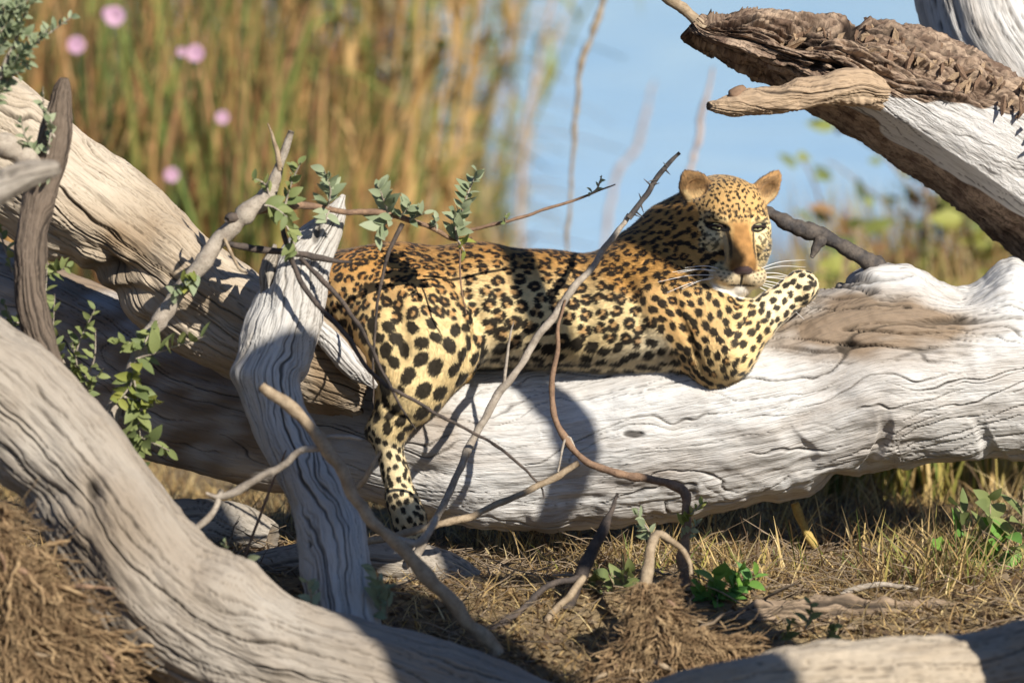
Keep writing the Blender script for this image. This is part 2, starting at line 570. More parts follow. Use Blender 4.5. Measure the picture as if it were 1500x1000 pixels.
def build_ground():
    f = lambda lo, hi, n, mid, sp: None
    xs = np.concatenate([[-900, -400, -150, -60, -25, -12], np.linspace(-6, 6, 260), [12, 25, 60, 150, 400, 900]])
    ys = np.concatenate([[-300, -80, -40, -20, -10], np.linspace(-5, 17, 400), [20, 25, 60, 150, 300, 330, 360, 390, 420, 700, 2000]])
    X, Y = np.meshgrid(xs, ys, indexing='ij')
    V = np.stack([X, Y, gz(X, Y)], -1).reshape(-1, 3)
    o = mk('ground', V, grid_faces(len(xs), len(ys), False)[:, ::-1].copy(), M['ground'])
    tag(o, 'sandy bank of dry soil and litter sloping to the water', kind='structure')
    wx = np.array([[-900, 8, -0.22], [900, 8, -0.22], [900, 400, -0.22], [-900, 400, -0.22]], float)
    o = mk('water', wx, np.array([[0, 1, 2, 3]]), M['water'])
    tag(o, 'pale blue rippled river water behind the fallen tree', kind='structure')
build_ground()

# ------------------------------------------------------------------ blades (grass, reeds)
def blades(roots, heights, widths, lean, cols, nseg=3, curve=0.35, rs=None):
    rs = rs or rng
    n = len(roots)
    az = rs.uniform(0, 2 * np.pi, n)
    ln = lean * rs.uniform(0.2, 1.0, n)
    dirv = np.stack([np.cos(az), np.sin(az), np.zeros(n)], 1)
    fa = rs.uniform(0, 2 * np.pi, n)
    side = np.stack([np.cos(fa), np.sin(fa), np.zeros(n)], 1)
    V = []; 
    for i in range(nseg + 1):
        t = i / nseg
        p = roots + np.outer(heights * t * (1 - 0.3 * ln * t), [0, 0, 1]) + dirv * (heights * ln * (t + curve * t * t))[:, None] * 0.7
        wv = side * (widths * (1 - t ** 2 * 0.92) / 2)[:, None]
        V += [p - wv, p + wv]
    V = np.stack(V, 1)                    # n, 2(nseg+1), 3
    k = 2 * (nseg + 1)
    base = (np.arange(n) * k)[:, None]
    F = np.concatenate([np.stack([base[:, 0] + 2 * i, base[:, 0] + 2 * i + 1, base[:, 0] + 2 * i + 3, base[:, 0] + 2 * i + 2], 1) for i in range(nseg)])
    C = np.repeat(np.concatenate([cols, np.ones((n, 1))], 1), k, axis=0)
    return V.reshape(-1, 3), F, C

def pick(cols, n, jit=0.15, rs=None):
    rs = rs or rng
    cols = np.asarray(cols)
    c = cols[rs.integers(0, len(cols), n)]
    return np.clip(c * (1 + rs.uniform(-jit, jit, (n, 1))), 0, 1)
# ------------------------------------------------------------------ the fallen tree
def gauss(px, py, cx, cy, sx, sy):
    return np.exp(-((px - cx) / sx) ** 2 - ((py - cy) / sy) ** 2)

def fallen_tree():
    root = thing('fallen_tree', (0.2, 0.15, 0.05), 'huge bleached dead tree fallen along the bank with the leopard on it', 'fallen tree')
    def disp(pos, ss, tt, R):
        px, py = to_px(pos)
        d = 0.036 * gauss(px, py, 1290, 395, 40, 40) + 0.05 * gauss(px, py, 1480, 420, 38, 40) + 0.02 * gauss(px, py, 1340, 410, 25, 30)
        d = d - 0.03 * gauss(px, py, 1410, 420, 45, 30)
        # the knot behind the hanging leg, hollows by the lower edge
        d = d + 0.03 * gauss(px, py, 640, 640, 60, 55) - 0.02 * gauss(px, py, 625, 690, 40, 12)
        hol = gauss(px, py, 1390, 700, 90, 24) + gauss(px, py, 1120, 752, 30, 10) + gauss(px, py, 1230, 715, 22, 12)
        d = d - 0.03 * hol
        d = d - 0.02 * sstep(0.55, 1.0, np.sin(px * 0.045 + pn(px * .01, py * .01, .5, 3) * 4)) * gauss(px, py, 1330, 660, 160, 40)
        # deep eroded furrows in the brown patch above
        b = gauss(px, py, 1270, 465, 200, 62)
        fur = pn(px * .006, (py + 8 * pn(px * .012, py * .01, .2, 5)) * .105, .5, 44)
        g = sstep(.16, .0, np.abs(fur)) * sstep(.15, .6, b)
        # ragged underside
        rag = sstep(690, 760, py - np.interp(px, [600, 1000, 1250, 1500], [20, 0, -45, -70]))
        d = d + rag * (0.012 * fbm(px * .013, py * .02, .7, 4, 50) - .004)
        rough = gauss(px, py, 1480, 405, 60, 40) + gauss(px, py, 1300, 400, 90, 30) + .6 * b
        d = d + .007 * rough * fbm(px * .03, py * .06, .4, 4, 58)
        return d - 0.022 * g, g
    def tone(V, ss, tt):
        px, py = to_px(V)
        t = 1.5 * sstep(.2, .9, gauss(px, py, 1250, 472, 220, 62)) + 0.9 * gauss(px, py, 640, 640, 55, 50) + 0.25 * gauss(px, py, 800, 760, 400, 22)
        t = t + 1.1 * sstep(520, 400, px) - .1  # left end browned to stand in for the shade lying on it
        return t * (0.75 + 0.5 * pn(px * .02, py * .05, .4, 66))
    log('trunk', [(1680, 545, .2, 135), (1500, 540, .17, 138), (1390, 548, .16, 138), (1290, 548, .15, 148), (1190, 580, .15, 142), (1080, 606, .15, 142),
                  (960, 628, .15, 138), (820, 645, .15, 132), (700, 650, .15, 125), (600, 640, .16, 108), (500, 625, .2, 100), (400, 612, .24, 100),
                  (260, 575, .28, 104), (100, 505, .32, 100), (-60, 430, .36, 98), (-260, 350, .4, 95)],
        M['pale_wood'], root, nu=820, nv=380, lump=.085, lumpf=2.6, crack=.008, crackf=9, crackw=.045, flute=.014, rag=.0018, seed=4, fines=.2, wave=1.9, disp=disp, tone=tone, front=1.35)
    # raised limb on the left, lying over the trunk
    def disp2(pos, ss, tt, R):
        px, py = to_px(pos)
        hol = gauss(px, py, 150, 415, 75, 50)
        d = -0.10 * hol * (0.7 + 0.6 * pn(px * .03, py * .03, .3, 7))
        d = d - .03 * gauss(px, py, 300, 470, 40, 26) + .02 * gauss(px, py, 250, 360, 60, 40)
        return d, 0.55 * sstep(.5, .9, hol)  # shade inside the hollow also put into the colour
    def tone2(V, ss, tt):
        px, py = to_px(V)
        t = .7 * gauss(px, py, 190, 350, 90, 60) + .6 * gauss(px, py, 290, 440, 60, 40) + .9 * sstep(430, 470, px)
        t = t - .5 * gauss(px, py, 150, 240, 70, 60) - .3 * gauss(px, py, 350, 420, 70, 50)
        return t * (0.75 + 0.5 * pn(px * .03, py * .03, .4, 67))
    log('limb', [(-120, 130, -.08, 95), (-20, 200, -.13, 92), (70, 268, -.15, 92), (170, 345, -.16, 88), (270, 425, -.16, 82), (370, 490, -.14, 76), (465, 540, -.1, 68), (540, 575, -.05, 44)],
        M['tan_wood'], root, nu=420, nv=280, lump=.13, lumpf=3.2, crack=.011, crackf=12, crackw=.05, flute=.035, rag=.003, seed=15, disp=disp2, tone=tone2, jag1=.04)
    # a pale splinter lying on the limb's end
    log('splinter', [(440, 455, -.23, 7), (475, 490, -.25, 15), (515, 535, -.24, 17), (550, 566, -.2, 5)], M['pale_wood'], root, nu=90, nv=40, lump=.15, lumpf=8, crack=.006, crackf=30, seed=31)
    # dark dead stub behind the leopard's head
    V, F = tube_geo(pxpts([(1300, 402, .12, 17), (1262, 378, .1, 13), (1225, 358, .09, 11), (1180, 338, .08, 13), (1150, 325, .08, 12), (1128, 312, .08, 9), (1112, 305, .08, 4)]), 90, 14, .16, 3)
    mk('branch_stub', V, F, M['twig_stub'], root)
    V, F = tube_geo(pxpts([(1202, 348, .08, 8), (1194, 360, .07, 7), (1186, 377, .06, 3)]), 20, 8, .2, 9)
    mk('spur', V, F, M['twig_stub'], root)
M['twig_stub'] = plain('twig_stub', (0.12, 0.10, 0.085), (0.055, 0.05, 0.05), 30)
fallen_tree()

# ------------------------------------------------------------------ leaning stump in front of the rump
M['stump_wood'] = wood_mat('stump_wood', (0.58, 0.56, 0.53), (0.33, 0.265, 0.195), (0.15, 0.12, 0.09))
def leaning_stump():
    root = thing('leaning_stump', P(500, 890, -.9), 'crooked grey dead stump with a splintered tip leaning before the leopard\'s rump', 'stump')
    def disp(pos, ss, tt, R):
        px, py = to_px(pos)
        h = gauss(px, py, 462, 342, 9, 20)
        d = -0.022 * h + .02 * gauss(px, py, 352, 548, 22, 18) - .012 * gauss(px, py, 515, 735, 14, 30) - 0.012 * gauss(px, py, 392, 400, 10, 60)
        return d, .8 * sstep(.4, .8, h)
    log('trunk', [(506, 283, -.36, 4), (496, 305, -.37, 13), (474, 340, -.38, 28), (442, 395, -.41, 45), (416, 470, -.45, 53), (402, 520, -.48, 53), (394, 560, -.52, 49), (410, 615, -.56, 44),
                 (448, 680, -.64, 47), (478, 745, -.72, 51), (492, 815, -.82, 50), (500, 900, -.92, 52), (505, 960, -.98, 56)],
        M['stump_wood'], root, nu=460, nv=200, lump=.12, lumpf=5, crack=.006, crackf=17, crackw=.06, flute=.03, rag=.002, seed=22, disp=disp, jag0=.03)
    log('splinter', [(402, 358, -.42, 3), (398, 375, -.43, 9), (392, 400, -.45, 12), (388, 430, -.46, 8)], M['grey_wood'], root, nu=50, nv=30, lump=.2, lumpf=12, crack=.004, crackf=40, seed=25)
leaning_stump()

# ------------------------------------------------------------------ foreground logs
def front_logs():
    root = thing('curved_log', P(150, 900, -1.5), 'thick curved grey log sweeping down in front of the fibrous roots', 'log')
    def disp(pos, ss, tt, R):
        px, py = to_px(pos)
        h = gauss(px, py, 135, 715, 16, 26)
        return -.035 * h - .02 * gauss(px, py, 60, 730, 60, 22) + .03 * gauss(px, py, 335, 850, 50, 30), .9 * sstep(.5, .9, h)
    def tone(V, ss, tt):
        px, py = to_px(V)
        return .35 * gauss(px, py, 150, 800, 60, 60) + .25 * gauss(px, py, 600, 990, 200, 60) + .15
    log('trunk', [(-220, 420, -0.95, 88), (-80, 520, -1.00, 92), (30, 605, -1.02, 92), (120, 705, -1.05, 92), (190, 810, -1.10, 98), (270, 895, -1.12, 105), (400, 965, -1.15, 98),
                 (560, 1005, -1.18, 92), (700, 1050, -1.20, 88), (860, 1100, -1.25, 84)],
        M['grey_wood'], root, nu=520, nv=240, lump=.11, lumpf=3.5, crack=.012, crackf=8, crackw=.065, flute=.04, rag=.002, seed=41, disp=disp, tone=tone)
    root = thing('low_log', P(1300, 990, -1.6), 'low grey-brown log lying at the foot of the tangled brown roots', 'log')
    log('trunk', [(930, 1052, -1.55, 40), (1030, 1035, -1.55, 58), (1150, 1025, -1.55, 74), (1300, 1015, -1.55, 80), (1430, 1005, -1.55, 76), (1530, 985, -1.5, 84), (1700, 960, -1.5, 80)],
        M['tan_wood'], root, nu=300, nv=160, lump=.12, lumpf=4, crack=.006, crackf=12, crackw=.04, flute=.03, rag=.004, seed=47)
    root = thing('rotten_log', P(1250, 915, -.7), 'small crumbling brown log half sunk in the litter', 'log')
    log('trunk', [(1020, 928, -.62, 14), (1080, 917, -.62, 26), (1180, 905, -.62, 30), (1260, 905, -.6, 28), (1340, 905, -.6, 30), (1420, 910, -.6, 24), (1500, 915, -.6, 16)],
        M['brown_bark'], root, nu=220, nv=90, lump=.25, lumpf=9, crack=.008, crackf=20, crackw=.1, flute=.08, rag=.012, seed=52, tone=lambda V, a, b: -.3 + 0 * a)
    root = thing('buried_log', P(330, 800, -.3), 'short grey log lying in straw under the shaded trunk', 'log')
    log('trunk', [(180, 770, .1, 30), (250, 775, .1, 44), (330, 775, .1, 42), (400, 790, .05, 24)], M['grey_wood'], root, nu=120, nv=70, lump=.14, lumpf=6, crack=.006, crackf=18, seed=57)
    root = thing('fallen_branch_end', P(470, 830, -.35), 'smooth grey branch end on the ground behind the leaning stump', 'log')
    log('trunk', [(330, 850, -.35, 20), (400, 835, -.35, 34), (520, 822, -.35, 36), (640, 830, -.3, 30), (700, 850, -.3, 14)], M['grey_wood'], root, nu=150, nv=70, lump=.12, lumpf=6, crack=.005, crackf=18, seed=59)
front_logs()

# ------------------------------------------------------------------ standing dead tree, upper right, with its broken limb
def dead_tree():
    root = thing('dead_tree', (2.85, 0.8, -0.05), 'standing dead tree with a pale trunk and a broken limb covered in crumbling brown bark', 'dead tree')
    log('trunk', [(1400, -500, .55, 95), (1418, -250, .6, 100), (1436, -60, .65, 104), (1478, 60, .7, 108), (1590, 190, .75, 114), (1790, 380, .8, 120), (2030, 600, .8, 128), (2260, 860, .8, 150)],
        M['pale_wood'], root, nu=300, nv=160, lump=.07, lumpf=3, crack=.006, crackf=9, crackw=.05, flute=.04, seed=61)
    def disp(pos, ss, tt, R):
        px, py = to_px(pos)
        edge = np.interp(px, [1020, 1100, 1180, 1260, 1340, 1420, 1500, 1600], [70, 110, 150, 128, 142, 152, 165, 180])
        up = sstep(8, -10, py - edge + 10 * pn(px * .03, py * .03, .1, 3))
        wl = tt * .14
        sh = .03 * pn(ss * 6, wl * 9, .3, 70)
        r = fbm(ss * 7, (wl + sh) * 34, .3, 5, 71, .62)
        r2 = np.abs(fbm(ss * 6, (wl + sh) * 46, .8, 2, 75))
        ax_ = np.interp(px, [1020, 1120, 1230, 1340, 1450, 1560, 1700], [45, 66, 100, 150, 212, 290, 390]); lo_ = np.interp(px, [1020, 1120, 1230, 1340, 1450, 1560], [10, 34, 54, 66, 72, 78])
        up = np.maximum(up, sstep(-8, 8, py - ax_ - lo_ + 16 * pn(px * .02, py * .03, .6, 4)) * .25)
        d = up * (.012 + .020 * r + .018 * (sstep(0, .5, r2) - 1) + .011 * np.floor(2.5 * pn(ss * 6, (wl + sh) * 20, .2, 78)))
        hol = gauss(px, py, 1215, 100, 34, 14) + gauss(px, py, 1195, 48, 26, 18) + gauss(px, py, 1165, 62, 22, 10) + gauss(px, py, 1250, 40, 20, 14) + sstep(.42, .75, pn(ss * 7, (wl + sh) * 16, .9, 81)) * up
        hol = np.clip(hol * (1 + .8 * pn(ss * 30, wl * 40, .1, 83)), 0, 1.2)
        return d - .055 * hol * up, up * np.clip(.9 * sstep(.16, 0, r2) + sstep(.5, .8, hol), 0, 1)
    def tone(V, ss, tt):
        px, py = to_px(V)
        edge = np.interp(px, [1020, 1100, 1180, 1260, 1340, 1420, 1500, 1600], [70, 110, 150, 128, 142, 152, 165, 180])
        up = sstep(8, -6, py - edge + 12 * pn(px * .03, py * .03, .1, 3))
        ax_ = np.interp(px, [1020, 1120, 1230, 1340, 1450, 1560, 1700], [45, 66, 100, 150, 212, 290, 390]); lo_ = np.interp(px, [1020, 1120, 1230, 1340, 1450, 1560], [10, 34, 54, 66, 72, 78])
        up = np.maximum(up, sstep(-8, 8, py - ax_ - lo_ + 16 * pn(px * .02, py * .03, .6, 4)))  # shade under the limb put into the colour as dark bark
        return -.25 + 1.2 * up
    def shear(V):                                     # hollow-bellied section: the lower face turns to the ground
        px, py = to_px(V)
        mid = np.interp(px, [1020, 1120, 1230, 1340, 1450, 1560, 1700], [50, 84, 128, 188, 262, 340, 440])
        low = np.clip((py - mid) * mpp(.2), 0, 1)
        V = V.copy()
        V[..., 1] += np.where(V[..., 1] < .6, low * 1.7, 0)
        return V
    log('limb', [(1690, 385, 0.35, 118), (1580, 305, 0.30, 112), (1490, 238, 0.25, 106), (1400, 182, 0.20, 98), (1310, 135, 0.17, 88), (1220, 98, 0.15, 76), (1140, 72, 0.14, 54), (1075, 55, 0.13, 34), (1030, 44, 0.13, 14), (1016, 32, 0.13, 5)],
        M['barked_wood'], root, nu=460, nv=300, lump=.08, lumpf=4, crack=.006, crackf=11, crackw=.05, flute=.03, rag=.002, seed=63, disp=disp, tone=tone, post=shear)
    # long splinter split off below the limb
    log('splinter', [(1300, 140, 0.06, 22), (1255, 128, 0.00, 27), (1200, 134, -0.02, 23), (1140, 145, -0.03, 20), (1085, 152, -0.03, 18), (1050, 155, -0.03, 12), (1030, 156, -0.03, 7)],
        M['bark_pale'], root, nu=170, nv=70, lump=.18, lumpf=9, crack=.006, crackf=24, flute=.08, rag=.006, seed=66, jag1=.02)
    V, F = tube_geo(pxpts([(1070, 146, -0.03, 9), (1078, 136, -0.03, 11), (1088, 126, -0.02, 7)]), 12, 9, .3, 4)
    mk('bark_knob', V, F, M['brown_bark2'], root)
    V, F = tube_geo(pxpts([(1030, 42, 0.13, 11), (1010, 20, 0.13, 8), (985, 0, 0.13, 8), (950, -26, 0.13, 6)]), 40, 9, .12, 6)
    mk('thin_branch', V, F, M['twig_tan'], root)
    # loose plates and crumbs of bark along the upper side
    rs = np.random.default_rng(21)
    shapes = []
    for i in range(7):
        n = 7
        a = np.sort(rs.uniform(0, 2 * np.pi, n))
        rr = rs.uniform(.6, 1.0, n)
        top = np.stack([np.cos(a) * rr, np.sin(a) * rr * rs.uniform(.35, .7), rs.uniform(.15, .5, n)], 1)
        bot = top * np.array([1.1, 1.1, 0]) + np.array([0, 0, -.4])
        V = np.vstack([top, bot])
        F = [tuple(range(n)), tuple(range(2 * n - 1, n - 1, -1))] + [(j, n + j, n + (j + 1) % n, (j + 1) % n) for j in range(n)]
        me = bpy.data.meshes.new('bark_piece'); me.from_pydata(V.tolist(), [], F)
        me.materials.append(M['brown_bark2'] if i % 3 else M['bark_pale2'])
        shapes.append(me)
    ax = np.array([(1045, 46, 18), (1140, 70, 52), (1220, 97, 74), (1310, 133, 86), (1400, 180, 96), (1490, 236, 104), (1560, 285, 108)], float)
    for i in range(285):
        t = rs.uniform(0, 1) ** .8
        px = 1045 + t * 500
        cy, r = np.interp(px, ax[:, 0], ax[:, 1]), np.interp(px, ax[:, 0], ax[:, 2])
        up = rs.uniform(-.30, 1.0)                            # height on the section, 1 = crest
        perp = np.array([.46, -.89])
        q = np.array([px, cy]) + perp * r * up
        if up < .35 and px > 1180: continue
        if px > 1300 and up < .5: continue
        yy = .17 - math.sqrt(max(0, 1 - up * up)) * r * mpp(.17)
        p = P(q[0], q[1], yy)
        o = bpy.data.objects.new('bark_piece', shapes[rs.integers(7)]); COL.objects.link(o); o.parent = root
        o.location = Vector((p - wloc(root)).tolist())
        nrm = Vector((.4 * up, -math.sqrt(max(0.02, 1 - up * up)), up * .9)) + Vector(rs.normal(size=3) * .45)
        o.rotation_mode = 'QUATERNION'
        o.rotation_quaternion = nrm.to_track_quat('Z', 'X') @ Quaternion((0, 0, 1), rs.uniform(-.6, .6) + 2.6)
        sc = rs.uniform(5, 15) * mpp(.17)
        o.scale = (sc * rs.uniform(.9, 2.2), sc * .8, sc * rs.uniform(.3, .8))
def barked():
    k = N('barked_wood')
    g = k.attr('grain', 1); tone, crack = k.attr('tone'), k.attr('crack')
    n1 = k.noise(g, 1.0, 5, 0.6, 0.4, (7, 120, 120))
    n2 = k.noise(g, 1.0, 5, 0.65, 0.6, (60, 160, 160))
    n3 = k.noise(g, 1.0, 4, 0.6, 0.8, (16, 34, 34))
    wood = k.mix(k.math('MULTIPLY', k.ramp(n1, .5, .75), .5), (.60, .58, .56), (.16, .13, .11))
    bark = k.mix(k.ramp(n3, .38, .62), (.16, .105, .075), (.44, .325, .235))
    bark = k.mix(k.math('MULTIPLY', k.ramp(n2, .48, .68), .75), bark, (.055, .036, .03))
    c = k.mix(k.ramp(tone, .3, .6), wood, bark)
    c = k.mix(k.math('MULTIPLY', crack, .9), c, (.014, .010, .009))
    k.bump(k.math('ADD', k.math('MULTIPLY', n2, -1.0), k.math('MULTIPLY', n1, -.6)), .9, .008)
    return k.out(c, .9, .15)
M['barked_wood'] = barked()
M['bark_pale'] = wood_mat('bark_pale', (0.52, 0.39, 0.26), (0.34, 0.23, 0.15), (0.12, 0.08, 0.06))
M['bark_pale2'] = plain('bark_pale2', (0.46, 0.33, 0.21), (0.28, 0.19, 0.12), 6, .9)
M['brown_bark2'] = plain('brown_bark2', (0.26, 0.165, 0.105), (0.15, 0.095, 0.065), 6, .9)
dead_tree()

# ------------------------------------------------------------------ unseen snags added beside the view to throw the shadow bands
def snag():
    root = thing('shadow_snag', (1.42, -1.95, -.25), 'slender unseen grey snag added to throw the shadow bands on leopard and log', 'dead tree')
    up = lambda a, t: P(*a) + S * t
    a1, a2, a3, a4 = up((742, 362, .08), 2.6), up((772, 455, -.06), 2.6), up((838, 600, -.1), 2.6), up((812, 762, .0), 2.6)
    r = .041
    pts = [[*(a1 + (a1 - a2) * 2.6), .045], [*(a1 + (a1 - a2) * .8), .05], [*a1, .040], [*a2, r], [*a3, .043], [*a4, .046], [1.40, -1.9, .75, .085], [1.42, -1.95, -.1, .11], [1.42, -1.95, -.4, .13]]
    log('trunk', pts, M['grey_wood'], root, nu=200, nv=60, world=True, lump=.08, crack=.004, seed=91)
    b1, b2, b3 = up((900, 300, .06), 2.4), up((972, 362, .0), 2.4), up((1032, 424, -.05), 2.4)
    log('limb', [[*(a1 + (a1 - a2) * .9), .05], [*b1, .060], [*b2, .072], [*b3, .052], [*(b3 + (b3 - b2) * .12), .02]], M['grey_wood'], root, nu=120, nv=50, world=True, lump=.15, crack=.004, seed=93)  # limb added to shade the neck and lower cheek
    # thick unseen tree and limb, added out of view to shade the stump
    root = thing('stump_shade_snag', (2.1, -4.1, -.3), 'thick unseen dead tree added before the curved log to shade the stump', 'dead tree')
    c1, c2, c3, c4 = up((440, 488, -.53), 3.6), up((444, 520, -.55), 3.6), up((462, 665, -.62), 3.6), up((492, 830, -.85), 3.6)
    log('limb', [[*c1, .06], [*c2, .15], [*c3, .19], [*c4, .19], [1.8, -3.9, 1.75, .2], [2.1, -4.1, 1.5, .22]], M['grey_wood'], root, nu=160, nv=60, world=True, lump=.1, crack=.004, seed=95)
    d1, d2, d3 = up((605, 768, -.22), 3.6), up((690, 845, -.3), 3.6), up((790, 880, -.4), 3.6)
    log('side_limb', [[*c4, .07], [*((c4 + d1) / 2), .06], [*d1, .055], [*d2, .075], [*d3, .05], [*(d3 + (d3 - d2) * .3), .02]], M['grey_wood'], root, nu=120, nv=40, world=True, lump=.2, crack=.004, seed=98)  # added to shade the hind paw and the ground near it
    log('trunk', [[2.1, -4.1, 2.9, .10], [2.12, -4.1, 2.2, .18], [2.1, -4.1, 1.2, .26], [2.1, -4.1, -.4, .32]], M['grey_wood'], root, nu=120, nv=60, world=True, lump=.1, crack=.004, seed=97)
snag()
# ------------------------------------------------------------------ bare and leafy twigs around the leopard
def twigs():
    # leafy branch rising at the left, its long side twigs crossing the stump
    r = thing('leafy_branch', P(145, 645, -.62), 'long grey branch with grey-green leaf sprigs crossing before the leopard\'s rump', 'branch')
    twig('stem', [(130, 690, -.65, 12), (160, 612, -.63, 11), (205, 520, -.60, 12), (250, 445, -.58, 12), (290, 392, -.57, 12), (330, 345, -.56, 12), (362, 314, -.56, 14), (392, 286, -.55, 12), (408, 245, -.55, 7), (424, 192, -.55, 5)], M['twig_grey'], r, nv=12, wob=.14, seed=1)
    twig('tip', [(410, 250, -.55, 5), (404, 210, -.55, 3), (394, 180, -.55, 1)], M['twig_tan'], r, seed=2)
    twig('knob', [(352, 318, -.56, 8), (338, 318, -.58, 8), (330, 322, -.6, 4)], M['twig_dark'], r, seed=3)
    twig('side_twig', [(372, 306, -.55, 6), (420, 300, -.52, 6), (480, 306, -.46, 5), (560, 314, -.42, 5), (610, 325, -.38, 4), (662, 350, -.3, 3.4), (690, 352, -.28, 2)], M['twig_brown'], r, seed=4)
    twig('side_twig', [(688, 336, -.29, 2.6), (740, 326, -.3, 2.6), (800, 306, -.3, 2.2), (850, 290, -.3, 1.8), (902, 270, -.3, 1)], M['twig_brown'], r, seed=5)
    twig('side_twig', [(318, 354, -.56, 4), (360, 362, -.54, 5), (420, 370, -.52, 5), (470, 378, -.5, 4.5), (512, 388, -.48, 2)], M['twig_dark'], r, seed=6)
    twig('side_twig', [(412, 300, -.53, 4), (418, 340, -.56, 4), (430, 390, -.58, 4), (455, 435, -.6, 4), (505, 490, -.6, 3.6), (560, 560, -.58, 3), (640, 605, -.5, 2.6), (740, 660, -.42, 2.2), (785, 705, -.4, 1.8), (797, 730, -.4, 1)], M['twig_dark'], r, seed=7)
    twig('side_twig', [(440, 376, -.52, 3.5), (480, 415, -.53, 3.6), (520, 470, -.52, 3.5), (550, 525, -.5, 3), (585, 590, -.48, 2), (610, 630, -.46, 1)], M['twig_dark'], r, seed=8)
    twig('side_twig', [(588, 328, -.4, 3.4), (568, 372, -.42, 3), (552, 440, -.42, 2), (547, 520, -.42, 1.6), (546, 600, -.42, 1)], M['twig_dark'], r, seed=9)
    twig('side_twig', [(672, 352, -.29, 1.6), (676, 420, -.3, 1.3), (684, 460, -.3, .8)], M['twig_brown'], r, seed=10)
    twig('side_twig', [(330, 348, -.58, 3), (350, 392, -.62, 2.4), (362, 400, -.64, 1)], M['twig_tan'], r, seed=11)
    S_ = lambda a, b, n, sz, k, y=-.5, sp=.9: sprig(r, a, b, y, y - .03, n, sz, k, sp)
    S_((418, 300), (440, 238), 9, 20, 'leaf_green', -.55)
    S_((410, 305), (436, 372), 9, 24, 'leaf_green', -.57)
    S_((395, 285), (372, 262), 6, 15, 'leaf_green', -.57)
    S_((388, 300), (420, 318), 6, 24, 'leaf_green', -.59)
    S_((480, 305), (474, 250), 13, 21, 'leaf_grey', -.46)
    S_((482, 308), (478, 325), 4, 20, 'leaf_grey', -.46)
    S_((570, 314), (552, 272), 10, 22, 'leaf_grey', -.42)
    S_((585, 318), (600, 298), 9, 20, 'leaf_grey', -.41)
    S_((575, 318), (550, 345), 7, 26, 'leaf_grey', -.42)
    S_((600, 322), (622, 312), 7, 18, 'leaf_grey', -.4)
    S_((640, 338), (642, 318), 5, 14, 'leaf_grey', -.34)
    S_((668, 350), (700, 250), 20, 20, 'leaf_grey', -.3)
    S_((672, 352), (664, 308), 5, 24, 'leaf_grey', -.3)
    S_((670, 350), (680, 368), 3, 24, 'leaf_yellow', -.31)
    S_((740, 326), (742, 314), 3, 9, 'leaf_green', -.3)
    S_((862, 286), (880, 258), 6, 9, 'leaf_grey', -.3)
    # sprays lower on the stem
    S_((285, 400), (250, 432), 8, 20, 'leaf_grey', -.6)
    S_((270, 420), (288, 410), 6, 18, 'leaf_yellow', -.6)
    S_((232, 470), (205, 512), 6, 18, 'leaf_green', -.62)
    S_((215, 505), (168, 500), 9, 20, 'leaf_green', -.64)
    S_((200, 525), (300, 492), 9, 27, 'leaf_green', -.66)
    S_((198, 530), (170, 590), 10, 24, 'leaf_yellow', -.66)
    S_((195, 545), (205, 640), 16, 24, 'leaf_green', -.67)
    S_((182, 580), (236, 590), 8, 22, 'leaf_yellow', -.67)
    S_((175, 630), (248, 660), 9, 28, 'leaf_green', -.68)
    S_((172, 640), (205, 690), 8, 26, 'leaf_green', -.69)

    # thorny diagonal twig
    r = thing('thorny_twig', P(612, 810, -.4), 'long thin grey twig with a dark thorny tip slanting across the leopard', 'twig')
    pts = [(606, 818, -.42, 6), (640, 755, -.41, 6), (672, 690, -.4, 6), (722, 592, -.38, 6), (782, 505, -.36, 6), (832, 432, -.34, 5.5), (885, 362, -.32, 4.5), (925, 315, -.31, 4)]
    twig('stem', pts, M['twig_grey'], r, seed=14)
    twig('tip', [(922, 318, -.31, 4), (945, 287, -.3, 4), (970, 255, -.3, 3.6), (994, 226, -.3, 3)], M['twig_stub'], r, seed=15)
    for a, b in (((955, 272), (943, 262)), ((957, 270), (966, 268)), ((940, 292), (936, 283)), ((938, 296), (943, 312)), ((975, 248), (982, 256)), ((978, 245), (972, 238)), ((930, 308), (944, 320)), ((926, 312), (938, 318)), ((964, 262), (950, 266))):
        twig('thorn', [(*a, -.3, 1.8), (*b, -.31, .4)], M['twig_stub'], r, nv=5, wob=0)
    twig('side_twig', [(740, 565, -.38, 2.6), (745, 500, -.38, 1.8), (752, 470, -.38, .8)], M['twig_grey'], r, seed=17)

    # brown bent twig rising before the log
    r = thing('bent_twig', P(1000, 850, -.45), 'bent brown twig curving up across the shadow band on the log', 'twig')
    twig('stem', [(998, 860, -.46, 10), (1001, 800, -.45, 8), (1003, 750, -.44, 7.5), (1000, 722, -.43, 8), (960, 705, -.42, 6), (905, 692, -.41, 6), (860, 675, -.4, 5.5), (832, 645, -.4, 5), (815, 612, -.39, 4.5), (808, 570, -.38, 4), (812, 530, -.37, 3.6), (818, 490, -.36, 3), (826, 440, -.35, 1.5)], M['twig_brown'], r, seed=18, nv=9, wob=.13)
    twig('side_twig', [(850, 678, -.41, 5), (800, 705, -.42, 5), (720, 742, -.45, 5), (640, 768, -.5, 5.5), (560, 788, -.55, 5.5), (500, 806, -.6, 5), (444, 829, -.64, 5)], M['twig_tan'], r, seed=19)
    twig('side_twig', [(846, 668, -.4, 2), (832, 640, -.41, 2), (818, 690, -.42, 1.4)], M['twig_grey'], r, seed=20)
    sprig(r, (1003, 770), (1030, 735), -.45, -.47, 8, 16, 'leaf_yellow')
    sprig(r, (1000, 790), (1024, 765), -.45, -.47, 6, 16, 'leaf_grey')
    sprig(r, (960, 790), (930, 750), -.5, -.52, 9, 18, 'leaf_grey')

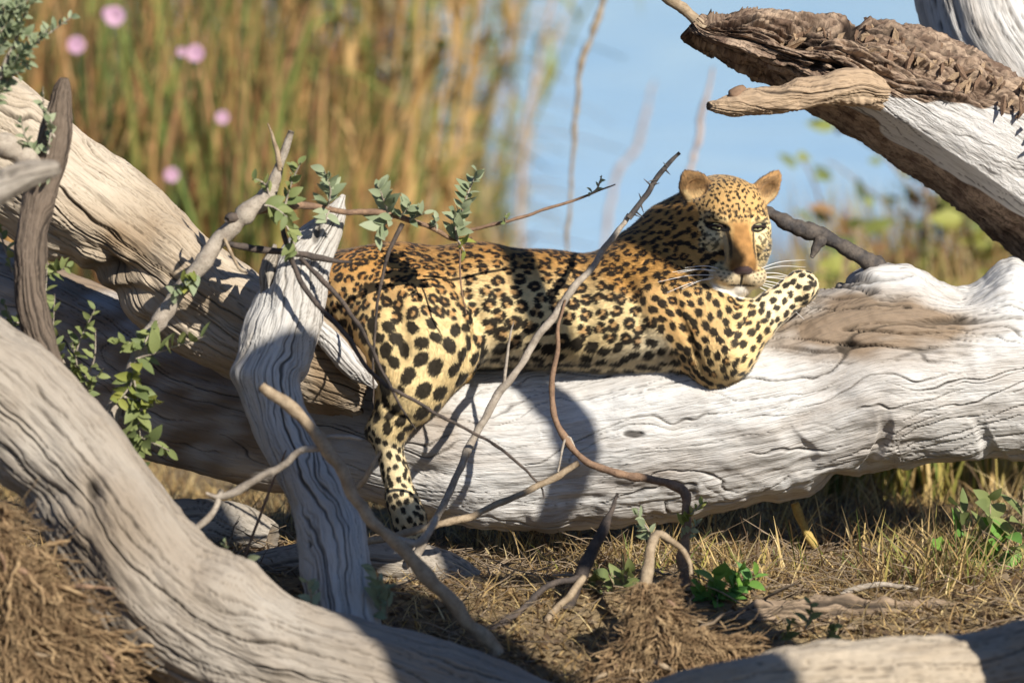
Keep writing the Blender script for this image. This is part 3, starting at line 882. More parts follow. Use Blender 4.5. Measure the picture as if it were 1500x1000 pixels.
    # tan stick leaning across the stump
    r = thing('tan_stick', P(720, 940, -1.05), 'tan broken stick leaning across the blue-shaded stump', 'stick')
    twig('stem', [(384, 564, -1.0, 7), (410, 585, -1.0, 8), (450, 622, -1.0, 9), (490, 680, -1.02, 9.5), (530, 738, -1.04, 9.5), (560, 775, -1.05, 9), (600, 815, -1.06, 10), (650, 870, -1.06, 10.5), (700, 925, -1.06, 11), (730, 955, -1.06, 10)], M['twig_tan'], r, seed=23, nv=11, wob=.12)
    twig('side_twig', [(470, 655, -1.0, 5), (440, 660, -1.0, 5), (400, 690, -.98, 5.5), (345, 722, -.96, 6), (315, 728, -.95, 4), (300, 722, -.95, 2)], M['twig_grey'], r, seed=24)
    twig('side_twig', [(325, 720, -.95, 4), (312, 745, -.95, 4.5), (285, 775, -.95, 5), (268, 795, -.95, 5)], M['twig_grey'], r, seed=25)
    twig('side_twig', [(520, 720, -1.03, 5), (540, 690, -1.05, 4), (560, 660, -1.05, 2)], M['twig_tan'], r, seed=26)
    twig('side_twig', [(575, 790, -1.06, 6), (612, 795, -1.05, 6), (632, 772, -1.03, 5), (640, 755, -1.0, 4)], M['twig_grey'], r, seed=27)
    twig('side_twig', [(480, 640, -1.0, 3), (505, 638, -1.02, 3), (532, 642, -1.02, 2)], M['twig_grey'], r, seed=28)

    # sticks in the litter
    for i, (lab, pts, m_) in enumerate((
        ('dark charred stick poking up from the litter before the log', [(905, 722, -.55, 2), (893, 748, -.56, 4), (882, 772, -.57, 8), (862, 815, -.58, 9), (846, 848, -.6, 9), (828, 885, -.62, 10), (812, 918, -.64, 8)], 'twig_dark'),
        ('pale straight stick leaning in the litter near the roots', [(858, 842, -.62, 5), (835, 868, -.66, 5.5), (800, 910, -.7, 6), (768, 952, -.74, 5)], 'twig_tan'),
        ('dark crooked twig lying toward the charred stick', [(848, 846, -.6, 5), (810, 855, -.64, 5), (775, 880, -.68, 5), (735, 915, -.72, 6), (700, 935, -.75, 5)], 'twig_dark'),
        ('pale arched twig on the litter behind the rotten log', [(1215, 893, -.5, 5), (1228, 872, -.5, 5), (1260, 858, -.5, 4.5), (1300, 856, -.5, 4), (1352, 866, -.5, 3)], 'twig_grey'),
        ('yellow broken reed leaning in the grass behind the log', [(1162, 738, .3, 6), (1178, 775, .3, 6.5), (1200, 808, .3, 6), (1224, 838, .3, 5)], 'twig_straw'),
        ('bent dead root arching beside the brown root mass', [(940, 905, -.8, 9), (946, 840, -.78, 10), (954, 796, -.74, 8), (968, 782, -.73, 6), (985, 790, -.73, 5), (1003, 805, -.72, 4.5), (1012, 842, -.72, 3)], 'twig_tan'),
        ('thin upright twig in the straw before the trunk', [(858, 850, -.3, 2), (870, 800, -.3, 2), (885, 760, -.3, 1)], 'twig_grey'),
        ('thin red-brown stem before the shaded trunk', [(318, 930, -.7, 2), (365, 800, -.7, 2.2), (395, 720, -.7, 2), (420, 660, -.7, 1)], 'twig_brown'),
        )):
        o = twig('stick', pts, M[m_], None, at=P(*pts[-1][:3]), seed=40 + i, nv=9, wob=.14)
        tag(o, lab, 'stick', 'sticks in the litter')

    # upright grey bark branch at the left edge
    r = thing('bark_branch', P(100, 600, -.8), 'upright grey-brown bark branch at the left standing before the raised limb', 'branch')
    log('stem', [(110, 640, -.82, 24), (88, 580, -.8, 22), (66, 520, -.79, 22), (48, 450, -.78, 23), (44, 390, -.77, 23), (48, 330, -.76, 24), (62, 270, -.75, 25), (78, 205, -.75, 24), (88, 160, -.75, 18), (92, 130, -.75, 13), (94, 114, -.75, 6)],
        M['grey_bark'], r, nu=320, nv=80, lump=.14, lumpf=8, crack=.004, crackf=30, crackw=.06, flute=.07, rag=.002, seed=81)
    twig('side_branch', [(64, 260, -.78, 16), (40, 238, -.8, 15), (10, 215, -.82, 16), (-40, 190, -.85, 14)], M['twig_grey'], r, seed=84, nv=10, wob=.15)
    for a, b, n in (((60, 240), (30, 170), 12), ((70, 225), (60, 150), 9), ((50, 215), (20, 215), 8), ((75, 250), (48, 262), 6), ((80, 200), (62, 128), 6)):
        sprig(r, a, b, -.8, -.82, n, 14, 'leaf_grey')
    r = thing('pale_branch_stub', P(20, 275, -1.7), 'blurred pale branch stub jutting in before the bark branch', 'branch')
    log('stem', [(-120, 330, -1.7, 30), (-30, 290, -1.7, 26), (30, 262, -1.7, 22), (70, 250, -1.7, 16), (88, 246, -1.7, 8)], M['grey_wood'], r, nu=100, nv=40, lump=.15, lumpf=8, crack=.004, crackf=20, seed=86)

    # grey-green shrub sprays at the left edge
    r = thing('grey_shrub', P(-40, 300, -.9), 'fine-leaved grey-green shrub reaching in above the pale limb', 'shrub')
    twig('stem', [(-60, 420, -.9, 6), (-30, 200, -.9, 5), (10, 90, -.9, 4), (30, 30, -.9, 3)], M['twig_grey'], r, seed=88)
    for a, b, n in (((-10, 130), (108, 22), 14), ((-10, 80), (60, -20), 16), ((0, 120), (45, 88), 12), ((-10, 60), (28, 2), 14), ((10, 100), (72, 40), 14), ((-20, 30), (80, -30), 16), ((-10, 150), (30, 70), 12), ((0, 40), (50, 60), 12), ((-10, 10), (40, 20), 10)):
        sprig(r, a, b, -.9, -.92, int(n * 1.5), 16, 'leaf_grey', 1.0, 1.5)
    r = thing('shade_shrub', P(100, 640, -.3), 'low leafy shrub growing in the shade between the bark branch and the trunk', 'shrub')
    for a, b, n in (((100, 560), (70, 380), 10), ((110, 560), (80, 430), 10), ((110, 560), (140, 450), 12), ((100, 580), (105, 500), 8), ((120, 580), (150, 540), 8), ((60, 480), (10, 470), 6), ((20, 540), (5, 440), 8), ((60, 400), (100, 390), 8), ((20, 400), (-10, 300), 8), ((110, 570), (140, 480), 6)):
        sprig(r, a, b, -.62, -.66, n, 18, 'leaf_green', 1.0, 1.5)

    # small herbs
    def herb(label, shoots, y, kind, size, group=None):
        r = thing('herb', P(*shoots[0][0], y), label, 'plant', group)
        for a, b, n in shoots:
            sprig(r, a, b, y, y - .02, n, size, kind, 1.0, 1.4, 'twig_tan')
    herb('pale herb with small round leaves at the foot of the leaning stump', [((556, 900), (545, 830), 9), ((566, 905), (556, 850), 7), ((550, 880), (570, 862), 5)], -.95, 'leaf_grey', 20)
    herb('small green herb growing out of litter beside the brown roots', [((1040, 890), (1045, 838), 7), ((1060, 885), (1085, 832), 9), ((1080, 880), (1110, 838), 7), ((1050, 890), (1020, 850), 6), ((1050, 880), (1062, 868), 5)], -.55, 'leaf_bright', 28)
    herb('dark green herb between the charred stick and the brown roots', [((910, 880), (925, 835), 7), ((915, 880), (890, 840), 6), ((850, 880), (870, 845), 6)], -.5, 'leaf_green', 28)
    herb('straggly herb between the curved log and the stump', [((350, 850), (330, 790), 7), ((340, 850), (365, 815), 6), ((455, 890), (448, 850), 6)], -1.0, 'leaf_grey', 20)
    herb('small seedling on the litter behind the low log', [((1180, 920), (1186, 880), 5), ((1140, 935), (1160, 905), 6), ((1210, 940), (1222, 915), 6)], -.9, 'leaf_green', 18)
    r = thing('broadleaf_plant', P(1430, 870, -.2), 'broad-leaved green plant growing in sunlit grass below the trunk', 'plant')
    for a, b, n, k_ in (((1430, 840), (1400, 735), 7, 'leaf_green'), ((1430, 840), (1450, 725), 8, 'leaf_green'), ((1420, 830), (1370, 790), 5, 'leaf_bright'), ((1440, 840), (1480, 780), 7, 'leaf_bright'), ((1440, 850), (1470, 830), 5, 'leaf_bright'), ((1480, 820), (1500, 710), 7, 'leaf_green')):
        sprig(r, a, b, -.16, -.2, n, 44, k_, 1.1, 2.4, 'twig_tan')
M['twig_straw'] = plain('twig_straw', (0.55, 0.40, 0.13), (0.42, 0.29, 0.10), 40)
twigs()

# ------------------------------------------------------------------ fibrous root masses
def root_mass(label, spots, y, seed, n, jit=.35):
    rs = np.random.default_rng(seed)
    spots = np.array(spots, float)                      # (px, py) outline centres with radius
    base = P(spots[:, 0].mean(), spots[:, 1].max(), y)
    r = thing('root_mass', base, label, 'roots')
    # earthy core
    V, F = [], []
    for q, (cx, cy, rad) in enumerate(spots):
        c = P(cx, cy, y + .06); R = rad * mpp(y) * .74
        nu, nv = 26, 34
        th = np.linspace(0.02, np.pi - .02, nu)[:, None]; ph = np.linspace(0, 2 * np.pi, nv, endpoint=False)[None]
        d = np.stack([np.sin(th) * np.cos(ph), np.sin(th) * np.sin(ph) * .8, np.cos(th) + 0 * ph], -1)
        nn = fbm(d[..., 0] * 2.5 + cx, d[..., 1] * 2.5, d[..., 2] * 2.5, 4, seed)
        v = c + d * (R * (1 + .35 * nn))[..., None]
        mk('earth_core', v.reshape(-1, 3), grid_faces(nu, nv), M['root_earth'], r)
    q = spots[rs.integers(0, len(spots), n)]
    rad = q[:, 2]
    a, b = rs.uniform(-1, 1, n), rs.uniform(-1, .6, n)
    x0, y0 = q[:, 0] + a * rad * .85, q[:, 1] + b * rad * .9
    dep = y - rs.uniform(-.2, 1.0, n) * rad * mpp(y) * .75 * np.sqrt(np.maximum(.05, 1 - np.minimum(1, a * a * .7 + b * b * .7)))
    L = rs.uniform(.5, 1.5, n) * rad * .9
    ang = rs.normal(1.4 - a * .7, jit, n)
    x1, y1 = x0 + np.cos(ang) * L * .5, y0 + np.sin(ang) * L * .5
    ang = ang + rs.normal(0, .55, n)
    x2, y2 = x1 + np.cos(ang) * L * .5, y1 + np.sin(ang) * L * .5
    w_ = rs.choice([.6, .9, 1.4, 2.4, 5.0], n, p=[.38, .3, .2, .09, .03]) * mpp(y)
    pp = lambda xs, ys, d: np.array([P(i, j, k) for i, j, k in zip(xs, ys, d)])
    V, F = strands(pp(x0, y0, dep + .02), pp(x1, y1, dep - .015), pp(x2, y2, dep + rs.uniform(-.02, .03, n)), w_, w_ * .4, 7, 4, .004, seed)
    for i in range(14):                                  # thicker bare roots
        cx, cy, rd = spots[rs.integers(len(spots))]
        a_ = rs.uniform(-.3, 3.4); L_ = rs.uniform(.7, 1.7) * rd
        x0_, y0_ = cx + rs.uniform(-.5, .5) * rd, cy + rs.uniform(-.7, .3) * rd
        dd = y - rs.uniform(.2, .8) * rd * mpp(y)
        w0 = rs.uniform(2.5, 6)
        twig('root', [(x0_, y0_, dd + .05, w0), (x0_ + math.cos(a_) * L_ * .5 + rs.normal(0, 8), y0_ + math.sin(a_) * L_ * .4, dd, w0 * .8), (x0_ + math.cos(a_) * L_, y0_ + math.sin(a_) * L_ * .8 + rs.normal(0, 8), dd + .02, w0 * .35)], M['twig_tan' if i % 2 else 'twig_brown'], r, seed=i, wob=.2)
    o = mk('root_fibre', V, F, M['root_fibre'], r)
    o['kind'] = 'stuff'
M['root_earth'] = plain('root_earth', (0.13, 0.085, 0.048), (0.06, 0.04, 0.025), 30, .95)
M['root_fibre'] = plain('root_fibre', (0.40, 0.28, 0.155), (0.22, 0.14, 0.075), 30, .9)
root_mass('shaggy brown root mass below the curved grey log', [(15, 850, 58), (-40, 790, 60), (60, 905, 62), (110, 975, 62), (15, 970, 80), (60, 990, 70)], -1.3, 5, 4200, .6)
root_mass('tangled brown roots with fine fibres beside the bent twig', [(952, 880, 30), (965, 925, 42), (1000, 965, 55), (1055, 975, 48), (930, 985, 45), (1100, 990, 36), (890, 1000, 36), (1140, 985, 26)], -.95, 6, 4200, .75)
# ------------------------------------------------------------------ the leopard
def build_leopard():
    m0 = mpp(0)
    prims = []      # (kind, data..., k, region)
    def rc(a, ra, b, rb, region, k=0.03):
        prims.append(('rc', P(*a), ra * m0, P(*b), rb * m0, k, region))
    def el(c, r, region, k=0.03, rot=None):
        prims.append(('el', np.asarray(c, float), np.asarray(r, float), np.eye(3) if rot is None else rot, k, region))
    # torso
    rc((418, 428, .13), 40, (500, 430, .12), 58, 'hip', .05)
    rc((500, 432, .12), 58, (585, 438, .09), 76, 'hip', .05)
    rc((585, 438, .09), 76, (700, 445, .08), 84, 'torso', .05)
    rc((700, 445, .08), 84, (800, 452, .08), 80, 'torso', .05)
    rc((800, 452, .08), 80, (900, 458, .07), 82, 'torso', .05)
    rc((900, 458, .07), 82, (985, 458, .05), 84, 'torso', .05)
    rc((690, 474, -.02), 50, (980, 484, -.02), 54, 'torso', .06)          # belly
    rc((930, 500, .0), 34, (1000, 508, -.01), 30, 'torso', .04)
    # shoulder blade and neck
    rc((935, 425, .05), 72, (1000, 425, .0), 64, 'shoulder', .05)
    rc((905, 405, .13), 30, (960, 372, .13), 42, 'neck', .05)
    rc((965, 395, .08), 72, (1040, 345, .06), 62, 'neck', .05)
    rc((985, 340, .11), 46, (1045, 310, .08), 46, 'neck', .04)
    rc((1020, 410, .02), 60, (1062, 372, .03), 48, 'neck', .04)
    # near hind leg, hanging down the log
    rc((545, 440, .03), 62, (608, 478, -.045), 74, 'thigh', .09)
    rc((608, 478, -.045), 74, (640, 518, -.115), 52, 'thigh', .07)
    rc((572, 495, -.06), 50, (596, 556, -.145), 44, 'thigh', .05)
    rc((640, 518, -.115), 52, (604, 578, -.155), 43, 'thigh', .04)
    rc((602, 570, -.155), 43, (574, 622, -.16), 29, 'calf', .03)
    rc((580, 600, -.16), 28, (549, 631, -.15), 13, 'calf', .02)         # hock
    rc((563, 632, -.16), 22, (579, 692, -.17), 18, 'shank', .025)
    rc((579, 692, -.17), 18, (589, 732, -.185), 21, 'shank', .02)
    rc((588, 732, -.185), 22, (600, 758, -.20), 25, 'paw', .02)
    for i, (dx, dy) in enumerate(((-13, 16), (-3, 22), (9, 22), (20, 16))):
        rc((596 + dx * .6, 762, -.20), 13, (600 + dx, 764 + dy, -.215), 10, 'paw', .01)
    # far hind leg over the back of the log, tail hanging behind
    rc((520, 450, .2), 60, (600, 520, .36), 58, 'thigh', .05)
    rc((600, 520, .36), 54, (560, 600, .42), 32, 'calf', .03)
    rc((560, 600, .42), 30, (580, 690, .42), 25, 'shank', .03)
    rc((580, 690, .42), 26, (605, 720, .40), 24, 'paw', .02)
    rc((440, 435, .17), 26, (425, 470, .28), 20, 'tail', .03)
    rc((425, 470, .28), 18, (415, 560, .40), 16, 'tail', .02)
    rc((415, 560, .40), 16, (430, 680, .44), 15, 'tail', .02)
    rc((430, 680, .44), 15, (470, 730, .44), 14, 'tail', .02)
    # near foreleg folded on the log, paw reaching along it
    rc((985, 452, -.02), 60, (1035, 484, -.06), 55, 'arm', .05)
    rc((1038, 482, -.06), 56, (1050, 515, -.085), 48, 'arm', .05)
    rc((1050, 515, -.085), 46, (1044, 546, -.09), 20, 'arm', .03)          # elbow
    rc((1066, 510, -.085), 45, (1098, 476, -.075), 34, 'arm', .03)
    rc((1098, 476, -.075), 33, (1134, 450, -.05), 25, 'forearm', .02)
    rc((1134, 450, -.05), 25, (1160, 431, -.03), 23, 'forearm', .015)
    rc((1158, 431, -.03), 24, (1173, 421, -.025), 26, 'fpaw', .015)
    for i, (dx, dy, dz) in enumerate(((2, -11, .0), (9, -6, -.02), (10, 4, -.03), (5, 13, -.02))):
        rc((1168, 424 + dy * .5, -.03 + dz * .5), 13, (1172 + dx, 422 + dy, -.035 + dz), 10.5, 'fpaw', .01)
    # far foreleg: tucked under the chin
    rc((1035, 472, .1), 40, (1080, 478, .1), 28, 'arm', .04)
    rc((1080, 478, .1), 28, (1118, 490, .12), 24, 'forearm', .03)
    # head, in its own frame: x to the viewer's right, f forward, u up (photo px)
    yaw, pit, rol = math.radians(15), math.radians(4), math.radians(2)
    Fh = np.array([math.sin(yaw) * math.cos(pit), -math.cos(yaw) * math.cos(pit), -math.sin(pit)])
    Xh = np.cross(Fh, [0, 0, 1.]); Xh /= np.linalg.norm(Xh)
    if Xh[0] < 0: Xh = -Xh
    Uh = np.cross(Xh, -Fh) ; Uh = Uh if Uh[2] > 0 else -Uh
    Xh, Uh = Xh * math.cos(rol) - Uh * math.sin(rol), Uh * math.cos(rol) + Xh * math.sin(rol)
    HM = np.stack([Xh, Fh, Uh], 1)                  # columns
    HO = P(1069, 329, 0.02)
    h2w = lambda v: HO + HM @ (np.asarray(v, float) * m0)
    def hel(c, r, region='head', k=.012, rot=None):
        el(h2w(c), np.asarray(r) * m0, region, k, HM if rot is None else HM @ rot)
    def hrc(a, ra, b, rb, region='head', k=.012):
        prims.append(('rc', h2w(a), ra * m0, h2w(b), rb * m0, k, region))
    hel((0, -30, 12), (60, 62, 55), k=.03)
    hel((0, 2, 18), (50, 42, 44), k=.03)
    for s in (-1, 1):
        hel((s * 37, -4, -30), (24, 34, 38), k=.025)
        hel((s * 39, 4, -6), (20, 26, 24), k=.02)
        hel((s * 19, 55, -68), (22, 25, 18), k=.012)           # lip pads
        hel((s * 25, 33, 16), (21, 13, 9), k=.014)             # brow
        hel((s * 32, 30, -20), (17, 16, 16), k=.016)           # below the eye
        hrc((s * 10, 40, 4), 11, (s * 12, 66, -46), 11, k=.012)  # nose bridge edges
    hrc((0, 26, 12), 20, (0, 64, -44), 16, k=.018)
    hel((0, 73, -54), (15, 10, 9), k=.008)                      # nose leather
    hel((0, 46, -86), (22, 22, 14), k=.012)                     # chin
    hel((0, 12, -66), (34, 42, 28), k=.025)
    # ears: cups
    ear_sub = []
    for s, c, ang, er_, tip in ((-1, (-53, -14, 53), 30, (23, 12, 21), (9, -3, 11)), (1, (57, -16, 50), 44, (19, 12, 25), (13, -3, 17))):
        a = math.radians(ang) * s
        R_ = np.array([[math.cos(a), 0, math.sin(a)], [0, 1, 0], [-math.sin(a), 0, math.cos(a)]])
        yw = math.radians(-s * 12)
        R2 = np.array([[math.cos(yw), -math.sin(yw), 0], [math.sin(yw), math.cos(yw), 0], [0, 0, 1]])
        R_ = R2 @ R_
        hel(c, er_, 'ear', .016, R_)
        cc_ = np.array(c, float) + np.array([s * tip[0], tip[1], tip[2]]); hel(cc_, (10, 8, 12), 'ear', .012, R_)
        cc = np.array(c, float) + np.array([-s * 1, 11, -2])
        ear_sub.append((h2w(cc), np.array([er_[0] - 6, 11, er_[2] - 6]) * m0, HM @ R_))
    subs = [(h2w((s * 31, 47, 1)), np.array([12.5, 9, 6.5]) * m0, HM) for s in (-1, 1)]

    def dist(pr, X):
        if pr[0] == 'rc':
            _, a, ra, b, rb, k, rg = pr
            ab = (b - a).astype(np.float32)
            pa = X - a.astype(np.float32)
            h = np.clip((pa @ ab) / (ab @ ab), 0, 1)
            q = pa - h[..., None] * ab
            return np.sqrt((q * q).sum(-1)) - (ra + (rb - ra) * h)
        _, c, r, R_, k, rg = pr
        q = (X - c.astype(np.float32)) @ R_.astype(np.float32)
        k0 = np.sqrt(((q / r) ** 2).sum(-1)); k1 = np.sqrt(((q / (r * r)) ** 2).sum(-1))
        return (k0 * (k0 - 1) / np.maximum(k1, 1e-6)).astype(np.float32)
    def bounds(pr):
        if pr[0] == 'rc':
            lo = np.minimum(pr[1] - pr[2], pr[3] - pr[4]); hi = np.maximum(pr[1] + pr[2], pr[3] + pr[4])
        else:
            lo, hi = pr[1] - pr[2].max(), pr[1] + pr[2].max()
        return lo, hi
    H = 0.0042
    los, his = zip(*[bounds(p) for p in prims])
    lo, hi = np.min(los, 0) - .03, np.max(his, 0) + .03
    dim = np.ceil((hi - lo) / H).astype(int) + 1
    f = np.full(dim, 0.06, np.float32)
    ax = [lo[i] + np.arange(dim[i]) * H for i in range(3)]
    def sub(l, h):
        a = np.clip(np.floor((l - lo) / H).astype(int), 0, dim - 1)
        b = np.clip(np.ceil((h - lo) / H).astype(int) + 1, 1, dim)
        sl = tuple(slice(a[i], b[i]) for i in range(3))
        X = np.stack(np.meshgrid(*[ax[i][sl[i]] for i in range(3)], indexing='ij'), -1).astype(np.float32)
        return sl, X
    for pr in prims:
        k = pr[-2]
        l, h = bounds(pr)
        sl, X = sub(l - k - .008, h + k + .008)
        d = dist(pr, X)
        a = f[sl]
        hh = np.clip(0.5 + 0.5 * (a - d) / k, 0, 1)
        f[sl] = a * (1 - hh) + d * hh - k * hh * (1 - hh)
    for c, r, R_ in ear_sub:
        sl, X = sub(c - r.max() - .02, c + r.max() + .02)
        d = -dist(('el', c, r, R_, 0, ''), X)
        k = .006
        hh = np.clip(0.5 - 0.5 * (f[sl] - d) / k, 0, 1)
        f[sl] = f[sl] * (1 - hh) + d * hh + k * hh * (1 - hh)
    for c, r, R_ in subs:
        sl, X = sub(c - r.max() - .02, c + r.max() + .02)
        d = -dist(('el', c, r, R_, 0, ''), X)
        k = .006
        hh = np.clip(0.5 - 0.5 * (f[sl] - d) / k, 0, 1)
        f[sl] = f[sl] * (1 - hh) + d * hh + k * hh * (1 - hh)
    # muscle and fold relief along the flank and shoulder
    def groove(p0, p1, r, amt):
        a, b = P(*p0), P(*p1)
        l, h = np.minimum(a, b) - r * 3, np.maximum(a, b) + r * 3
        sl, X = sub(l, h)
        d = dist(('rc', a, 0, b, 0, 0, ''), X)
        f[sl] += amt * np.exp(-(d / r) ** 2)
    def fold(path, r, amt):                         # crease following the surface under a drawn line
        pts = np.array(path, float)
        c, _ = spline(np.column_stack([pts, np.zeros(len(pts))]), 24)
        prev = None
        for i, (px, py) in enumerate(c[:, :2]):
            q = np.array([P(px, py, yy) for yy in np.arange(-.32, .25, .004)])
            ii = np.clip(((q - lo) / H).astype(int), 0, dim - 1)
            hit = np.argmax(f[ii[:, 0], ii[:, 1], ii[:, 2]] < 0)
            if hit == 0: prev = None; continue
            if prev is not None:
                folds.append((prev, q[hit], r, amt * math.sin(math.pi * (i + .5) / 24) ** .5))
            prev = q[hit]
    folds = []
    fold([(978, 425), (1000, 475), (1032, 550)], .011, .013)         # chest against the arm
    fold([(1104, 436), (1116, 462), (1116, 492)], .010, .007)        # crook of the foreleg
    fold([(700, 430), (698, 490), (672, 555)], .014, .010)           # thigh against the flank
    fold([(655, 400), (690, 440), (700, 470)], .020, .007)
    fold([(905, 395), (930, 440), (945, 500)], .020, .006)           # behind the shoulder
    fold([(800, 400), (815, 460), (805, 510)], .022, .004)           # ribs
    fold([(850, 400), (865, 460), (855, 515)], .022, .004)
    fold([(965, 340), (1000, 385), (1055, 425)], .014, .008)         # neck under the jaw
    fold([(560, 585), (575, 605), (600, 612)], .010, .006)           # hock
    fold([(560, 430), (585, 470), (590, 530)], .022, .006)           # haunch muscle
    for a_, b_, r_, am in folds:
        l_, h_ = np.minimum(a_, b_) - r_ * 2.5, np.maximum(a_, b_) + r_ * 2.5
        sl, X = sub(l_, h_)
        d = dist(('rc', a_, 0, b_, 0, 0, ''), X)
        # the pieces overlap: take the share of one segment
        f[sl] += am * .42 * np.exp(-(d / r_) ** 2)
    # surface nets
    inside = f < 0
    s8 = np.zeros(np.array(dim) - 1, np.uint8)
    corners = [(i, j, k) for i in (0, 1) for j in (0, 1) for k in (0, 1)]
    cs = lambda A, c: A[c[0]:dim[0] - 1 + c[0], c[1]:dim[1] - 1 + c[1], c[2]:dim[2] - 1 + c[2]]
    cnt = sum(cs(inside, c).astype(np.uint8) for c in corners)
    act = (cnt > 0) & (cnt < 8)
    idx = np.full(act.shape, -1, np.int64)
    cells = np.argwhere(act)
    idx[act] = np.arange(len(cells))
    acc = np.zeros((len(cells), 3)); num = np.zeros(len(cells))
    fv = {c: f[cells[:, 0] + c[0], cells[:, 1] + c[1], cells[:, 2] + c[2]] for c in corners}
    for c in corners:
        for a in range(3):
            if c[a] == 0:
                c2 = tuple(c[i] + (i == a) for i in range(3))
                va, vb = fv[c], fv[c2]
                x = (va < 0) != (vb < 0)
                t = np.where(x, va / np.where(x, va - vb, 1), 0)
                pt = np.array(c, float)[None] + np.eye(3)[a][None] * t[:, None]
                acc += pt * x[:, None]; num += x
    V = lo + (cells + acc / num[:, None]) * H
    F = []
    for a in range(3):
        b, c = (a + 1) % 3, (a + 2) % 3
        A = inside
        sl1 = [slice(None)] * 3; sl2 = [slice(None)] * 3
        sl1[a] = slice(0, dim[a] - 1); sl2[a] = slice(1, dim[a])
        A1, A2 = A[tuple(sl1)], A[tuple(sl2)]
        e = np.argwhere(A1 != A2)
        ok = (e[:, b] > 0) & (e[:, c] > 0) & (e[:, b] < dim[b] - 1) & (e[:, c] < dim[c] - 1)
        e = e[ok]
        flip = A1[e[:, 0], e[:, 1], e[:, 2]]
        q = []
        for db, dc in ((1, 1), (0, 1), (0, 0), (1, 0)):
            g = e.copy(); g[:, b] -= db; g[:, c] -= dc
            q.append(idx[g[:, 0], g[:, 1], g[:, 2]])
        q = np.stack(q, 1)
        q[~flip] = q[~flip][:, ::-1]
        F.append(q)
    F = np.vstack(F)
    # light smoothing
    def nbr_avg(V):
        s_ = np.zeros_like(V); n_ = np.zeros(len(V))
        for i in range(4):
            a, b = F[:, i], F[:, (i + 1) % 4]
            for d_ in range(3):
                s_[:, d_] += np.bincount(a, V[b, d_], len(V)) + np.bincount(b, V[a, d_], len(V))
            n_ += np.bincount(a, minlength=len(V)) + np.bincount(b, minlength=len(V))
        return s_ / np.maximum(n_, 1)[:, None]
    for _ in range(2):
        V = V + 0.5 * (nbr_avg(V) - V)
    # vertex normals
    fn = np.cross(V[F[:, 2]] - V[F[:, 0]], V[F[:, 3]] - V[F[:, 1]])
    NV = np.zeros_like(V)
    for i in range(4):
        for d_ in range(3):
            NV[:, d_] += np.bincount(F[:, i], fn[:, d_], len(V))
    NV /= np.maximum(np.linalg.norm(NV, axis=1), 1e-12)[:, None]
    grad = np.stack(np.gradient(f, H)[0:3], -1) if False else None
    # orientation check: normals should point outwards (away from the inside)
    ci = np.clip(((V + NV * .01 - lo) / H).astype(int), 0, dim - 1)
    if (f[ci[:, 0], ci[:, 1], ci[:, 2]] < 0).mean() > 0.5:
        F = F[:, ::-1].copy(); NV = -NV
    # region of each vertex and hair flow
    best = np.full(len(V), 9.0, np.float32); rid = np.zeros(len(V), int)
    X32 = V.astype(np.float32)
    for i, pr in enumerate(prims):
        d = dist(pr, X32)
        b_ = d < best
        best[b_] = d[b_]; rid[b_] = i
    reg = np.array([p[-1] for p in prims])
    flow = np.zeros_like(V)
    axs = np.zeros((len(prims), 3))
    for i, pr in enumerate(prims):
        if pr[0] == 'rc' and pr[-1] != 'head':
            d = pr[3] - pr[1]
            if pr[-1] in ('torso', 'hip', 'neck', 'shoulder'):
                d = np.array([-1, 0, -0.35])
            axs[i] = d / np.linalg.norm(d)
    flow = axs[rid]
    loc = (V - HO) @ HM / m0
    hm = np.isin(reg[rid], ['head'])
    rad = loc - np.array([0, 74, -46.]); rad[:, 1] -= 6
    rad /= np.linalg.norm(rad, axis=1)[:, None]
    flow[hm] = (rad @ HM.T)[hm]
    em = np.isin(reg[rid], ['ear'])
    flow[em] = HM[:, 2] + np.sign(loc[em, :1]) * HM[:, 0] * .5
    for _ in range(14):
        flow = 0.4 * flow + 0.6 * nbr_avg(flow)
    flow -= NV * (flow * NV).sum(1)[:, None]
    flow /= np.maximum(np.linalg.norm(flow, axis=1), 1e-6)[:, None]

    # ---------------- spots
    vpx, vpy = to_px(V)
    regv = reg[rid]
    rs = np.random.default_rng(5)
    SP = {'hip': 19, 'torso': 20, 'shoulder': 13.5, 'neck': 11.5, 'thigh': 24, 'calf': 18.5, 'shank': 11, 'paw': 11, 'tail': 18,
          'arm': 14.6, 'forearm': 12.5, 'fpaw': 12, 'head': 6.4, 'ear': 14}
    cand = rs.permutation(len(V))[:45000]
    sp = np.array([SP[r] for r in regv[cand]], float)
    th_ = regv[cand] == 'thigh'
    sp[th_] = 17 + 12 * np.clip((vpy[cand][th_] - 420) / 150, 0, 1)
    top = np.isin(regv[cand], ['torso', 'hip'])
    sp[top] = 17.5 + 6 * np.clip((vpy[cand][top] - 370) / 110, 0, 1) - 5 * np.clip((vpx[cand][top] - 830) / 90, 0, 1)
    acc_p, acc_s, acc_i = np.zeros((0, 3)), np.zeros(0), []
    buf_p = np.zeros((4000, 3)); buf_s = np.zeros(4000); na = 0
    for ii, vi in enumerate(cand):
        s_ = sp[ii] * m0
        if na:
            dd = ((buf_p[:na] - V[vi]) ** 2).sum(1)
            if (dd < (0.5 * (s_ + buf_s[:na])) ** 2 * 0.80).any():
                continue
        buf_p[na] = V[vi]; buf_s[na] = s_; acc_i.append(vi); na += 1
        if na >= 3990: break
    blobs, tans = [], []          # (centre, normal, axis, ra, rb)
